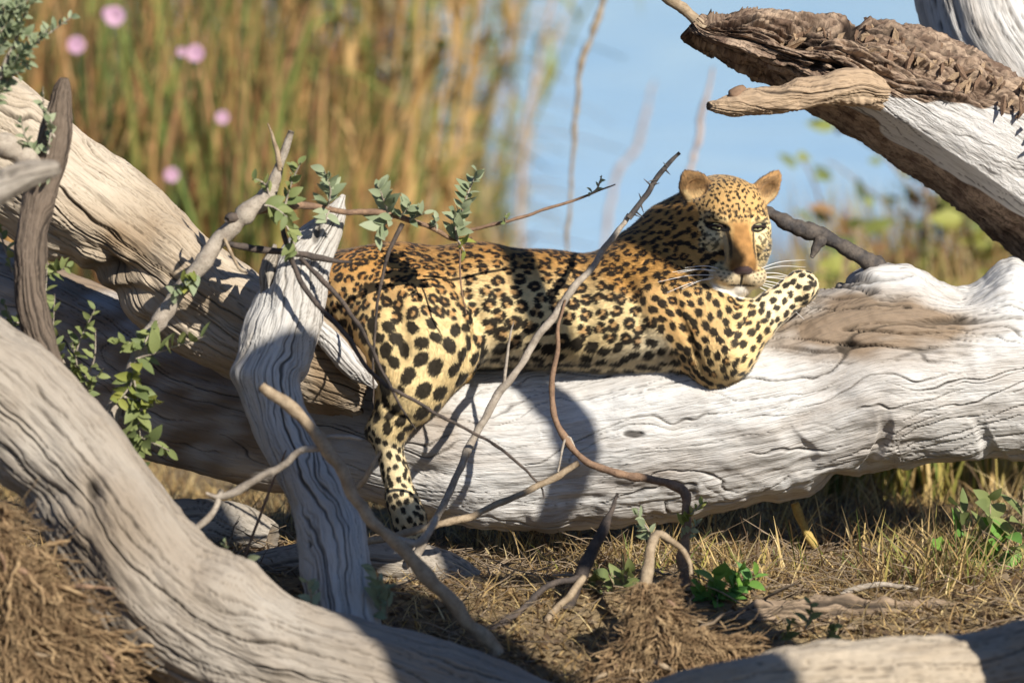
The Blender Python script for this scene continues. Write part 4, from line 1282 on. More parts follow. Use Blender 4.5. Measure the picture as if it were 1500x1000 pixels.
    for j, vi in enumerate(acc_i):
        r_, s_ = regv[vi], buf_s[j]
        n_, fl = NV[vi], flow[vi]
        bt = np.cross(n_, fl)
        lx, ly, lz = loc[vi]
        if r_ == 'head':
            if ly > 20 and lz < 14 and abs(lx) < 46: continue      # painted by hand below
            if lz < -46 and ly > 8: continue
            a = rs.uniform(0, np.pi)
            axv = fl * math.cos(a) + bt * math.sin(a)
            blobs.append((V[vi], n_, axv, s_ * rs.uniform(.42, .60), s_ * rs.uniform(.28, .38)))
            continue
        if r_ == 'ear':
            continue
        ros = r_ in ('torso', 'hip') or (r_ == 'shoulder' and rs.random() < .6) or (r_ == 'thigh' and vpy[vi] < 470) or (r_ == 'arm' and rs.random() < .12)
        under = r_ == 'torso' and vpy[vi] > 500
        if ros and not under:
            nb = rs.integers(3, 6)
            a0 = rs.uniform(0, 2 * np.pi)
            el_ = rs.uniform(.85, 1.15)
            rr = s_ * .34
            gap = rs.random() < .7
            for q in range(nb - (1 if gap and nb > 3 else 0)):
                a = a0 + 2 * np.pi * q / nb + rs.uniform(-.25, .25)
                p = V[vi] + (fl * math.cos(a) * el_ + bt * math.sin(a) / el_) * rr * rs.uniform(.85, 1.1)
                tg = -fl * math.sin(a) + bt * math.cos(a)
                blobs.append((p, n_, tg, s_ * rs.uniform(.26, .37), s_ * rs.uniform(.165, .225)))
            tans.append((V[vi], n_, fl, rr * 1.0, rr * .95))
        else:
            a = rs.uniform(-.7, .7)
            axv = fl * math.cos(a) + bt * math.sin(a)
            big = rs.uniform(.47, .58) if r_ in ('thigh', 'calf') else rs.uniform(.47, .58)
            blobs.append((V[vi], n_, axv, s_ * big, s_ * big * rs.uniform(.60, .82)))
            if rs.random() < .45:      # double spots
                a2 = rs.uniform(0, 2 * np.pi)
                blobs.append((V[vi] + (fl * math.cos(a2) + bt * math.sin(a2)) * s_ * .3, n_, bt, s_ * .2, s_ * .16))
    bl = np.array([np.concatenate([b[0], b[1], b[2], [b[3], b[4]]]) for b in blobs])
    tl = np.array([np.concatenate([b[0], b[1], b[2], [b[3], b[4]]]) for b in tans])

    GOLD, CREAM, WHITE = np.array([.56, .295, .082]), np.array([.82, .63, .32]), np.array([.86, .75, .54])
    RUST, BLACK = np.array([.40, .175, .045]), np.array([.010, .008, .007])
    backx = [400, 490, 560, 640, 700, 780, 850, 900, 960, 1000, 1200]
    backy = [395, 378, 362, 355, 357, 365, 378, 362, 330, 330, 330]
    NPROT = 0

    def base(Q, NQ, rg):
        qx, qy = to_px(Q)
        # ground colour: gold on the back paling to cream, paler underneath
        t = (qy - np.interp(qx, backx, backy)) / 150.0 + 0.12 * pn(Q[:, 0] * 9, Q[:, 1] * 9, Q[:, 2] * 9, 8)
        t = np.where(NQ[:, 1] > 0.3, np.clip((0.95 - Q[:, 2]) / .4, 0, 1), t)
        c = GOLD + (CREAM - GOLD) * sstep(.05, .50, t)[:, None]
        c = c + (WHITE - c) * (sstep(.85, 1.12, t) * 0.7)[:, None]
        c[:] = np.where(np.isin(rg, ['neck', 'shoulder'])[:, None], GOLD * 1.0 + (CREAM - GOLD) * (.9 * sstep(.35, .95, t))[:, None], c)
        lim = np.isin(rg, ['arm'])
        u = sstep(985, 1125, qx) * .45 + .25 * sstep(470, 560, qy)
        c[lim] = (GOLD * 1.08 + (CREAM - GOLD * 1.08) * (.38 + u)[:, None])[lim]
        lim = np.isin(rg, ['forearm', 'fpaw', 'shank', 'paw'])
        c[lim] = (CREAM * .55 + WHITE * .45)
        lim = np.isin(rg, ['thigh', 'calf'])
        c[lim] = (GOLD + (CREAM - GOLD) * sstep(375, 490, qy)[:, None])[lim]
        for _ in range(16):
            c = .3 * c + .7 * nbr_avg(c)
        return c

    def paint(Q, NQ, rg, bc):
        n = len(Q)
        qx, qy = to_px(Q)
        lc = (Q - HO) @ HM / m0
        c = bc * (1 + 0.16 * pn(Q[:, 0] * 60, Q[:, 1] * 60, Q[:, 2] * 60, 12))[:, None]
        # head base
        hd = np.isin(rg, ['head'])
        x, fy, z = lc[:, 0], lc[:, 1], lc[:, 2]
        axx = np.abs(x)
        hc = (GOLD * .7 + CREAM * .3) + 0 * c
        w_ = sstep(14, 34, axx) * sstep(26, 2, z) * sstep(-6, 14, fy)          # pale cheeks
        hc = hc + (CREAM * 1.0 - hc) * w_[:, None]
        w_ = sstep(15, 10, np.abs(axx - 34)) * sstep(18, 10, np.abs(z + 9)) * sstep(12, 22, fy)   # pale under the eye
        hc = hc + (np.array([.80, .65, .38]) - hc) * (.8 * w_)[:, None]
        w_ = sstep(14, 10, np.abs(axx - 29)) * sstep(5, 2, np.abs(z - 12)) * sstep(14, 24, fy)
        hc = hc + (CREAM - hc) * (w_ * .8)[:, None]
        wb = 11 + .16 * np.clip(-z, 0, 60)
        w_ = sstep(wb + 4, wb - 3, axx) * sstep(16, 2, z) * sstep(20, 34, fy)            # tan nose bridge
        nb_ = np.array([.38, .195, .062]) * (1 + .35 * pn(x * .11, fy * .11, z * .11, 9) - .30 * sstep(-16, -46, z) + .25 * sstep(0, 10, z))[:, None]
        hc = hc + (nb_ - hc) * w_[:, None]
        w_ = sstep(-55, -63, z) * sstep(5, 24, fy)                                 # pale muzzle and chin
        hc = hc + (np.array([.76, .62, .40]) - hc) * w_[:, None]
        w_ = sstep(-77, -83, z) * sstep(5, 18, fy)
        hc = hc + (np.array([.84, .79, .70]) - hc) * w_[:, None]
        dk = np.zeros(n)
        w_ = sstep(3.0, 1.2, np.abs(axx - (17 + .02 * (z + 24) ** 2 * .3))) * sstep(4, -2, z) * sstep(-48, -34, z) * sstep(20, 30, fy)   # tear line
        dk = np.maximum(dk, w_ * .85)
        e = np.sqrt(((axx - 31) / 14.5) ** 2 + ((z - 1.0 + (axx - 31) * -.12) / 6.4) ** 2)
        dk = np.maximum(dk, sstep(1.22, 1.02, e) * sstep(22, 27, fy))                # eye rim
        e = np.sqrt((axx / 15) ** 2 + ((z + 56 + axx * .12) / 7.5) ** 2)
        nose = sstep(1.1, .9, e) * sstep(60, 66, fy)
        w_ = sstep(2.6, 1.2, axx) * sstep(-60, -64, z) * sstep(-80, -76, z) * sstep(40, 50, fy)   # philtrum
        dk = np.maximum(dk, w_)
        mo = np.abs(z + 78.5 - axx * .10 + .004 * axx ** 2)
        dk = np.maximum(dk, sstep(2.4, 1.0, mo) * sstep(24, 14, axx) * sstep(24, 34, fy))          # mouth
        for q_ in range(4):                                                        # whisker rows
            zz = -58 - 5.0 * q_ + .10 * (axx - 10)
            w_ = sstep(1.7, .7, np.abs(z - zz)) * sstep(12, 16, axx) * sstep(40, 32, axx) * sstep(-.2, .2, np.sin(axx * .9 + q_ * 2)) * sstep(20, 30, fy)
            dk = np.maximum(dk, w_ * .8)
        # small streaks on the cheek below the eye and brow marks
        sn = pn(x * .16, fy * .05, z * .24 + axx * .12, 33)
        w_ = sstep(-.02, .16, sn) * sstep(20, 26, axx) * sstep(-5, -10, z) * sstep(-60, -50, z) * sstep(8, 18, fy)
        dk = np.maximum(dk, w_ * .8)
        sn = pn(x * .20, fy * .1, z * .2, 35)
        w_ = sstep(.02, .18, sn) * sstep(6, 12, z) * sstep(30, 22, z) * sstep(16, 22, fy)
        dk = np.maximum(dk, w_ * .8)
        hc = hc * (1 - dk)[:, None] + BLACK * dk[:, None]
        hc = hc + (np.array([.06, .035, .034]) - hc) * nose[:, None]
        c[hd] = hc[hd]
        er = np.isin(rg, ['ear'])
        ec = np.array([.36, .205, .085]) * (1 + .35 * pn(x * .12, fy * .12, z * .12, 4) + .5 * pn(x * .55, fy * .3, z * .25, 14))[:, None]
        ec = ec * (1 - .45 * sstep(.75, .97, NQ @ HM[:, 1]))[:, None]
        back = sstep(-.1, -.45, NQ @ HM[:, 1])
        ec = ec + (BLACK * 2 - ec) * (back * .9)[:, None]
        rimd = sstep(.35, -.05, NQ @ HM[:, 1]); ec = ec * (1 - .7 * rimd)[:, None]
        ec = ec + (CREAM - ec) * (.4 * sstep(50, 44, z) * sstep(-16, -8, fy))[:, None]
        c[er] = ec[er]
        # rosettes and spots
        order = np.argsort(Q[:, 0]); xs = Q[order, 0]
        nz = pn(Q[:, 0] * 130, Q[:, 1] * 130, Q[:, 2] * 130, 6) * .20
        def apply(L, col, strength):
            D = np.zeros(n)
            for b in L:
                R_ = max(b[9], b[10]) * 1.6
                i0, i1 = np.searchsorted(xs, (b[0] - R_, b[0] + R_))
                ii = order[i0:i1]
                d = Q[ii] - b[:3]
                ok = (np.abs(d[:, 1]) < R_) & (np.abs(d[:, 2]) < R_)
                ii, d = ii[ok], d[ok]
                if len(ii) == 0: continue
                nn = b[3:6]; au = b[6:9]; av = np.cross(nn, au)
                e = np.sqrt((d @ au / b[9]) ** 2 + (d @ av / b[10]) ** 2) + nz[ii]
                e = np.where(NQ[ii] @ nn > .1, e, 9)
                D[ii] = np.maximum(D[ii], sstep(1.10, .90, e))
            D *= strength
            c[:] = c * (1 - D)[:, None] + col * D[:, None]
        apply(tl, RUST * 1.05, .65)
        apply(bl, BLACK, .97)
        return np.clip(c, 0, 1)

    root = thing('leopard', (float(P(750, 540, .05)[0]), .05, float(P(750, 540, .05)[2])),
                 'spotted leopard lying along the pale fallen trunk with one hind leg hanging', 'leopard')
    Bv = base(V, NV, regv)
    Cv = paint(V, NV, regv, Bv)
    mk('body', V, F, M['coat'], root, attrs={'col': np.concatenate([Cv, np.ones((len(V), 1))], 1)})

    # ---------------- fur: short hairs rooted on the skin
    tri = np.vstack([F[:, [0, 1, 2]], F[:, [0, 2, 3]]])
    ar = np.linalg.norm(np.cross(V[tri[:, 1]] - V[tri[:, 0]], V[tri[:, 2]] - V[tri[:, 0]]), axis=1)
    tr = regv[tri[:, 0]]
    wgt = ar * np.where(NV[tri[:, 0], 1] < .35, 1.0, .22) * np.where(tr == 'head', 3.2, np.where(np.isin(tr, ['ear', 'paw', 'fpaw', 'shank']), 1.8, 1.0))
    NF = 400000
    ti = rs.choice(len(tri), NF, p=wgt / wgt.sum())
    u, v = rs.random(NF), rs.random(NF)
    sw = u + v > 1
    u[sw], v[sw] = 1 - u[sw], 1 - v[sw]
    lerp = lambda A: A[tri[ti, 0]] * (1 - u - v)[:, None] + A[tri[ti, 1]] * u[:, None] + A[tri[ti, 2]] * v[:, None]
    Q, NQ, FQ = lerp(V), lerp(NV), lerp(flow)
    NQ /= np.linalg.norm(NQ, axis=1)[:, None]
    rq = tr[ti]
    CQ = paint(Q, NQ, rq, lerp(Bv))
    # leave the eye openings bare
    lq = (Q - HO) @ HM / m0
    e = np.sqrt(((np.abs(lq[:, 0]) - 31) / 13) ** 2 + ((lq[:, 2] - 1) / 6.0) ** 2)
    bare = ((e < 1.0) & (lq[:, 1] > 24)) | ((np.abs(lq[:, 0]) < 14) & (np.abs(lq[:, 2] + 56) < 7) & (lq[:, 1] > 66))
    qx, qy = to_px(Q)
    ln = np.where(rq == 'head', .0055, np.where(np.isin(rq, ['paw', 'fpaw', 'shank', 'forearm']), .006, .0090))
    belly = (rq == 'torso') & (qy > 505)
    ln = np.where(belly, .015, ln)
    ln = np.where(rq == 'neck', .010, ln)
    jaw = (rq == 'head') & (lq[:, 1] < 22) & (lq[:, 2] < -20)
    ln = np.where(jaw, .013, ln)
    ln *= rs.uniform(.6, 1.25, NF)
    jit = rs.normal(size=(NF, 3)) * .15
    dr = FQ * .86 + NQ * np.where(belly | jaw, .42, .34)[:, None] + jit + np.where(belly, 1, 0)[:, None] * np.array([0, -.1, -.5])
    dr /= np.linalg.norm(dr, axis=1)[:, None]
    wd = np.where(rq == 'head', .00085, .0012) * rs.uniform(.7, 1.2, NF)
    sd = np.cross(NQ, dr); sd /= np.maximum(np.linalg.norm(sd, axis=1), 1e-6)[:, None]
    keep = ~bare
    Q, NQ, CQ, dr, sd, ln, wd = [a[keep] for a in (Q, NQ, CQ, dr, sd, ln, wd)]
    n = len(Q)
    FV = np.stack([Q + sd * wd[:, None] - NQ * .001, Q - sd * wd[:, None] - NQ * .001, Q + dr * ln[:, None]], 1).reshape(-1, 3)
    CC = CQ * rs.uniform(.85, 1.15, (n, 1))
    CC = np.repeat(np.concatenate([np.clip(CC, 0, 1), np.ones((n, 1))], 1), 3, axis=0)
    o = mk('fur', FV, np.arange(3 * n).reshape(-1, 3), M['coat'], root, attrs={'col': CC})
    nrm = np.repeat(NQ * .85 + dr * .12, 3, axis=0)
    nrm /= np.linalg.norm(nrm, axis=1)[:, None]
    o.data.normals_split_custom_set_from_vertices(nrm.astype(np.float32).tolist())
    o['kind'] = 'stuff'

    # ---------------- eyes
    k = N('leopard_eye')
    tcn = k.n('ShaderNodeTexCoord').outputs['Object']
    sx = k.n('ShaderNodeSeparateXYZ'); k.l(tcn, sx.inputs[0])
    rr = k.n('ShaderNodeVectorMath', operation='LENGTH')
    cmb = k.n('ShaderNodeCombineXYZ'); k.l(sx.outputs[0], cmb.inputs[0]); k.l(sx.outputs[2], cmb.inputs[1])
    k.l(cmb.outputs[0], rr.inputs[0])
    col = k.mix(k.ramp(rr.outputs['Value'], .17, .25), (.004, .004, .004), (.46, .44, .23))
    col = k.mix(k.ramp(rr.outputs['Value'], .66, .78), col, (.02, .015, .012))
    eye_m = k.out(col, .08, .6)
    n_th, n_ph = 20, 14
    ev = [(math.cos(a) * math.sin(b), math.cos(b), math.sin(a) * math.sin(b)) for b in np.linspace(.001, math.pi - .001, n_ph) for a in np.linspace(0, 2 * math.pi, n_th, endpoint=False)]
    eme = mesh_from(np.array(ev), grid_faces(n_ph, n_th)[:, ::-1].copy(), 'eye')
    eme.materials.append(eye_m)
    for s in (-1, 1):
        o = bpy.data.objects.new('eye', eme); COL.objects.link(o); o.parent = root
        rot = Matrix([[float(HM[i][j]) for j in range(3)] for i in range(3)]).to_4x4()
        p = h2w((s * 30.5, 29.0, 1)) - wloc(root)
        o.matrix_basis = Matrix.Translation(Vector(p.tolist())) @ rot @ Matrix.Diagonal((10.8 * m0,) * 3 + (1,))
        o['label'] = 'half-closed pale green eye'
        # heavy lids
        for nm, z0, zc in (('upper_eyelid', 1, 2.9), ('lower_eyelid', -1, -3.9)):
            pts = []
            for tt in np.linspace(-1, 1, 7):
                xx = tt * 13
                pts.append([*h2w((s * 31 + xx, 41.5 - 5.5 * tt * tt - abs(tt) * 1.5, zc - z0 * 3.6 * tt * tt + 1.0 - s * tt * -1.2)), (2.4 if z0 > 0 else 1.3) * m0 * (1 - .45 * abs(tt))])
            twig(nm, pts, LID, root, world=True, wob=0)
    # whiskers
    for s in (-1, 1):
        for i in range(9):
            a = h2w((s * (18 + 2 * (i % 3)), 62 - 4 * (i % 3), -61 - 2.2 * i))
            sp_ = rs.uniform(-.1, .1)
            L = rs.uniform(66, 110) * m0
            el_ = .25 - .09 * i + sp_
            d = HM @ np.array([s * 1.0, .10 + rs.uniform(-.25, .2), el_])
            d /= np.linalg.norm(d)
            p1 = a + d * L * .5 + np.array([0, 0, .004]); p2 = a + d * L + np.array([0, 0, -.012])
            twig('whisker', [[*a, .0010], [*p1, .0009], [*p2, .0004]], WHISK, root, world=True, nv=4, wob=0)
    return root
k = N('eyelid'); LID = k.out((.03, .02, .016), .6)
k = N('whisker'); WHISK = k.out((.85, .83, .80), .4)
build_leopard()
# ------------------------------------------------------------------ grass, litter, reeds, bush
STRAW = [(.60, .44, .19), (.50, .35, .15), (.38, .25, .11), (.66, .52, .27), (.22, .145, .07), (.14, .09, .05)]
OLIVE = [(.32, .31, .07), (.42, .35, .10), (.22, .25, .06), (.50, .40, .13), (.16, .20, .05)]
def on_ground(x, y, dz=-.01):
    return np.stack([x, y, gz(x, y) + dz], 1)
def grass():
    rs = np.random.default_rng(8)
    # flattened straw under and around the logs
    n = 90000
    y = rs.uniform(-2.4, 3.2, n); x = rs.uniform(-2.0, 2.3, n)
    keep = pn(x * 2.4, y * 2.4, .3, 77) > rs.uniform(-.45, .35, n)
    x, y = x[keep], y[keep]; n = len(x)
    V, F, C = blades(on_ground(x, y), rs.uniform(.025, .10, n), rs.uniform(.0025, .006, n), 2.2, pick(STRAW, n, .25, rs), 3, .3, rs)
    o = mk('dry_straw', V, F, M['blade'], attrs={'col': C}); tag(o, 'flattened dry straw and stems covering the bank', 'straw', kind='stuff')
    # tufts of standing dry grass
    n = 6500
    cx, cy = rs.uniform(-1.6, 2.2, 110), rs.uniform(.15, 3.5, 110)
    k_ = rs.integers(0, 110, n)
    x, y = cx[k_] + rs.normal(0, .07, n), cy[k_] + rs.normal(0, .07, n)
    V, F, C = blades(on_ground(x, y), rs.uniform(.06, .20, n), rs.uniform(.003, .007, n), .9, pick(STRAW, n, .25, rs), 3, .5, rs)
    o = mk('dry_grass', V, F, M['blade'], attrs={'col': C}); tag(o, 'tufts of dry yellow grass under the fallen trunk', 'grass', kind='stuff')
    # lit tufts at the foot of the trunk
    n = 1400
    cx, cy = rs.uniform(.0, 2.0, 34), rs.uniform(-.45, .12, 34)
    k_ = (rs.random(n) ** 1.6 * 34).astype(int)
    x, y = cx[k_] + rs.normal(0, .06, n), cy[k_] + rs.normal(0, .05, n)
    hh = rs.uniform(.05, .20, n) * np.clip(.35 + (x + .2) * .6, .3, 1)
    V, F, C = blades(on_ground(x, y), hh, rs.uniform(.003, .007, n), .9, pick(STRAW + STRAW + OLIVE, n, .25, rs), 3, .5, rs)
    o = mk('sunlit_grass', V, F, M['blade'], attrs={'col': C}); tag(o, 'sunlit straw and olive grass tufts at the foot of the trunk', 'grass', kind='stuff')
    # greener grass behind the trunk
    n = 12000
    x = rs.uniform(.4, 2.6, n); y = rs.uniform(1.3, 5.0, n)
    keep = pn(x * 2.2, y * 1.6, .8, 78) > rs.uniform(-.5, .35, n)
    x, y = x[keep], y[keep]; n = len(x)
    V, F, C = blades(on_ground(x, y), rs.uniform(.2, .62, n), rs.uniform(.006, .016, n), .45, pick(OLIVE + OLIVE + STRAW[:2], n, .25, rs), 4, .5, rs)
    o = mk('green_grass', V, F, M['blade'], attrs={'col': C}); tag(o, 'olive green grass growing behind the trunk toward the water', 'grass', kind='stuff')
    # leaf litter
    n = 40000
    y = rs.uniform(-2.4, 2.0, n); x = rs.uniform(-2.0, 2.2, n)
    c = on_ground(x, y, .006); a = rs.uniform(0, 2 * np.pi, n); L = rs.uniform(.006, .022, n)
    d = np.stack([np.cos(a), np.sin(a), rs.normal(0, .35, n)], 1) * L[:, None]
    s_ = np.stack([-np.sin(a), np.cos(a), rs.normal(0, .5, n)], 1) * (L * .42)[:, None]
    V = np.stack([c - d, c + s_, c + d, c - s_], 1).reshape(-1, 3)
    C = np.repeat(np.concatenate([pick([(.30, .20, .10), (.20, .13, .07), (.40, .29, .15), (.12, .08, .05)], n, .25, rs), np.ones((n, 1))], 1), 4, axis=0)
    o = mk('leaf_litter', V, np.arange(4 * n).reshape(-1, 4), M['blade'], attrs={'col': C}); tag(o, 'brown leaf litter and crumbs of bark on the ground', 'litter', kind='stuff')
grass()
M['twig_litter'] = plain('twig_litter', (.34, .26, .18), (.20, .15, .10), 6)
def twig_litter():
    rs = np.random.default_rng(18)
    n = 5200
    x, y = rs.uniform(-1.8, 1.9, n), rs.uniform(-1.9, 1.2, n)
    p0 = on_ground(x, y, .012); L = rs.uniform(.03, .20, n); a = rs.uniform(0, 6.28, n); w_ = rs.uniform(.0007, .0026, n) * (1 + 1.6 * (rs.random(n) < .08))
    d = np.stack([np.cos(a), np.sin(a) * .8, rs.normal(.12, .22, n)], 1) * L[:, None]
    V, F = strands(p0, p0 + d * .5 + rs.normal(0, .015, (n, 3)), p0 + d, w_, w_ * .5, 6, 4, .003, 3)
    o = mk('twig_litter', V, F, M['twig_litter']); tag(o, 'scattered small dead twigs lying on the litter', 'twigs', kind='stuff')
twig_litter()
def clods():
    rs = np.random.default_rng(28)
    n = 3200
    x, y = rs.uniform(-1.8, 1.9, n), rs.uniform(-1.9, .6, n)
    c = on_ground(x, y, .002); sz = rs.uniform(.004, .016, n) * (1 + 1.2 * (rs.random(n) < .05))
    o8 = np.array([[1, 0, 0], [-1, 0, 0], [0, 1, 0], [0, -1, 0], [0, 0, .8], [0, 0, -.8]], float)
    V = c[:, None] + o8[None] * rs.uniform(.5, 1.2, (n, 6, 1)) * sz[:, None, None] + rs.normal(0, .15, (n, 6, 3)) * sz[:, None, None]
    f8 = np.array([[0, 2, 4], [2, 1, 4], [1, 3, 4], [3, 0, 4], [2, 0, 5], [1, 2, 5], [3, 1, 5], [0, 3, 5]])
    F = (f8[None] + (np.arange(n) * 6)[:, None, None]).reshape(-1, 3)
    C = np.repeat(np.concatenate([pick([(.24, .17, .10), (.16, .11, .07), (.32, .24, .15)], n, .25, rs), np.ones((n, 1))], 1), 6, axis=0)
    o = mk('soil_clods', V.reshape(-1, 3), F, M['blade'], attrs={'col': C}, smooth=False); tag(o, 'crumbly brown soil clods scattered over the bank', 'soil', kind='stuff')
clods()

REEDC = {'ochre': [(.56, .34, .13), (.60, .41, .18), (.52, .28, .10)], 'brown': [(.44, .23, .09), (.32, .16, .07), (.48, .27, .13)],
         'green': [(.20, .25, .06), (.27, .29, .08), (.14, .19, .05)], 'pale': [(.56, .46, .28), (.50, .38, .20)]}
def reeds():
    rs = np.random.default_rng(14)
    protos = {}
    def make(kind, i):
        h = rs.uniform(1.5, 2.1)
        lean = rs.uniform(-.12, .12)
        b = rs.uniform(-.1, .1)
        r0 = rs.uniform(.004, .009)
        pts = [[0, 0, -.05, r0], [lean * h * .4, b * .3, h * .4, r0 * .9], [lean * h * .8 + .02, b * .6, h * .75, r0 * .7], [lean * h * 1.3, b, h, r0 * .3]]
        V, F = tube_geo(np.array(pts), 24, 6, .06, i)
        V = [V]; n0 = len(V[0])
        c, s_ = spline(np.array(pts), 50)
        for q in range(rs.integers(5, 10)):                 # long arching leaves
            t = rs.uniform(.12, .92); p0 = c[int(t * 49), :3]
            a = rs.uniform(0, 2 * np.pi); L = rs.uniform(.3, .65); up = rs.uniform(.35, 1.2); w_ = rs.uniform(.010, .020)
            dv = np.array([math.cos(a), math.sin(a), 0]); sv = np.array([-math.sin(a), math.cos(a), 0])
            m_ = 6; vv = []
            for k in range(m_ + 1):
                u = k / m_
                p = p0 + dv * L * (.25 * u + .55 * u * u) + np.array([0, 0, 1]) * L * (up * u - .75 * up * u * u)
                ww = w_ * (1 - u ** 2 * .95) * (.5 + .5 * min(1, u * 5))
                vv += [p - sv * ww, p + np.array([0, 0, -.003]), p + sv * ww]
            V.append(np.array(vv))
            for k in range(m_):
                e = n0 + 3 * k
                F += [(e, e + 1, e + 4, e + 3), (e + 1, e + 2, e + 5, e + 4)]
            n0 += len(vv)
        V = np.vstack(V)
        o = mk('reed', V, F, None)
        me = o.data
        bpy.data.objects.remove(o)
        k = N('reed_' + kind)
        oi = k.n('ShaderNodeObjectInfo').outputs['Random']
        cs = REEDC[kind]
        col = k.mix(oi, cs[0], cs[1])
        k.out(col, .6, .3)
        tr = k.n('ShaderNodeBsdfTranslucent'); k.l(col, tr.inputs[0])
        mx = k.n('ShaderNodeMixShader'); mx.inputs[0].default_value = .25
        k.l(k.b.outputs[0], mx.inputs[1]); k.l(tr.outputs[0], mx.inputs[2]); k.l(mx.outputs[0], k.t.nodes['Material Output'].inputs[0])
        me.materials.append(k.m)
        return me
    lab = {'ochre': 'tall ochre reed in the bed behind the raised limb', 'brown': 'tall brown dead reed in the bed behind the raised limb',
           'green': 'tall green reed in the bed behind the raised limb', 'pale': 'pale thin reed standing against the water'}
    for kind in REEDC:
        protos[kind] = [make(kind, i) for i in range(4)]
    def put(kind, px, y, sc=1.0, tilt=None):
        o = bpy.data.objects.new('reed', protos[kind][rs.integers(4)]); COL.objects.link(o)
        p = P(px, 500, y)
        o.location = (float(p[0]), y, float(gz(p[0], y)) - .02)
        o.rotation_euler = (rs.normal(0, .05), rs.normal(0, .20) if tilt is None else tilt, rs.uniform(0, 6.28))
        o.scale = (sc * rs.uniform(.9, 1.15),) * 3
        tag(o, lab[kind], 'reed', {'pale': 'pale reeds against the water'}.get(kind, kind + ' reeds behind the limb'))
    for i in range(170):
        px = -80 + 760 * rs.random() ** 1.25
        kind = rs.choice(['ochre', 'brown', 'green'], p=[.40, .24, .36])
        put(kind, px, rs.uniform(7.5, 12.8), rs.uniform(1.05, 1.5))
    for i in range(34):
        put(rs.choice(['ochre', 'green', 'green']), rs.uniform(520, 720), rs.uniform(10, 13), rs.uniform(.7, 1.7) * .95)
    for px, y, sc in ((610, 9, 1.2), (655, 9.5, 1.1), (690, 11, .95), (740, 9.2, .8), (755, 10, .62), (770, 10.8, .7), (700, 9.4, .7), (645, 10, .8), (560, 9.2, 1.2), (590, 9.8, 1.0)):
        put('pale', px, y, sc, rs.normal(0, .06))
    # grey-green tall foliage thinning out over the water
    n = 1300
    px = 430 + 320 * rs.random(n) ** 1.3; y = rs.uniform(10.5, 13, n)
    x = (px - 750) / 750 * HW * (y + CAM_D)
    keep = pn(px * .02, y * .8, .3, 19) > rs.uniform(-.5, .4, n)
    x, y, px = x[keep], y[keep], px[keep]; n = len(x)
    V, F, C = blades(on_ground(x, y), rs.uniform(.7, 2.3, n) * np.clip((800 - px) / 300, .35, 1), rs.uniform(.012, .03, n), .35, pick([(.13, .17, .08), (.17, .20, .10), (.24, .24, .12), (.30, .24, .13)], n, .3, rs), 5, .6, rs)
    o = mk('sedge', V, F, M['blade'], attrs={'col': C}); tag(o, 'grey-green sedge thinning out over the blue water', 'sedge', kind='stuff')
    # low undergrowth between the reeds
    n = 5200
    px = -120 + 860 * rs.random(n) ** 1.3; y = rs.uniform(6.0, 12.0, n)
    x = (px - 750) / 750 * HW * (y + CAM_D)
    hh = rs.uniform(.4, 2.0, n) * np.clip((760 - px) / 420, .2, 1)
    V, F, C = blades(on_ground(x, y), hh, rs.uniform(.010, .030, n), .35, pick(REEDC['ochre'] + REEDC['green'] * 2 + REEDC['brown'] * 2 + [(.05, .07, .02), (.03, .045, .02), (.30, .26, .07), (.06, .06, .03)], n, .3, rs), 5, .4, rs)  # near-black blades stand in for shadowed gaps between the reeds
    o = mk('reed_undergrowth', V, F, M['blade'], attrs={'col': C}); tag(o, 'dense mixed reed blades filling the bed behind the raised limb', 'reeds', kind='stuff')
    # pink flowers of a creeper
    def flower(px, py, y, sz):
        r = thing('pink_flower', P(px, py, y), 'pink creeper flower among the tall reeds', 'flower', 'pink flowers in the reeds')
        c = P(px, py, y); m_ = sz * mpp(y)
        for q in range(5):
            a0 = 2 * math.pi * q / 5
            vv = []
            for u in (0.0, .4, .75, 1.0):
                for da in (-.62, -.3, 0, .3, .62):
                    rr = m_ * (.12 + .88 * u) * (1 if abs(da) < .5 else .94)
                    a = a0 + da
                    vv.append(c + np.array([math.cos(a) * rr, -.9 * m_ * (u ** .6) * .6 + (.25 * m_ * u * u), math.sin(a) * rr]))
            ff = [(5 * i + j, 5 * i + j + 1, 5 * i + j + 6, 5 * i + j + 5) for i in range(3) for j in range(4)]
            mk('petal', np.array(vv), ff, M['petal'], r)
        twig('stalk', [[*(c + np.array([0, .0, 0])), .004], [*(c + np.array([.01, .05, -.08])), .003], [*(c + np.array([.03, .06, -.3])), .003]], M['leafstalk'], r, world=True)
    for a in ((168, 24, 5.2, 15), (112, 66, 5.3, 13), (286, 78, 5.2, 13), (266, 76, 5.4, 7), (326, 172, 5.2, 10), (252, 256, 5.2, 11), (160, 20, 5.6, 10)):
        flower(*a)
M['leafstalk'] = plain('leafstalk', (.12, .16, .05), (.08, .12, .04), 20)
reeds()

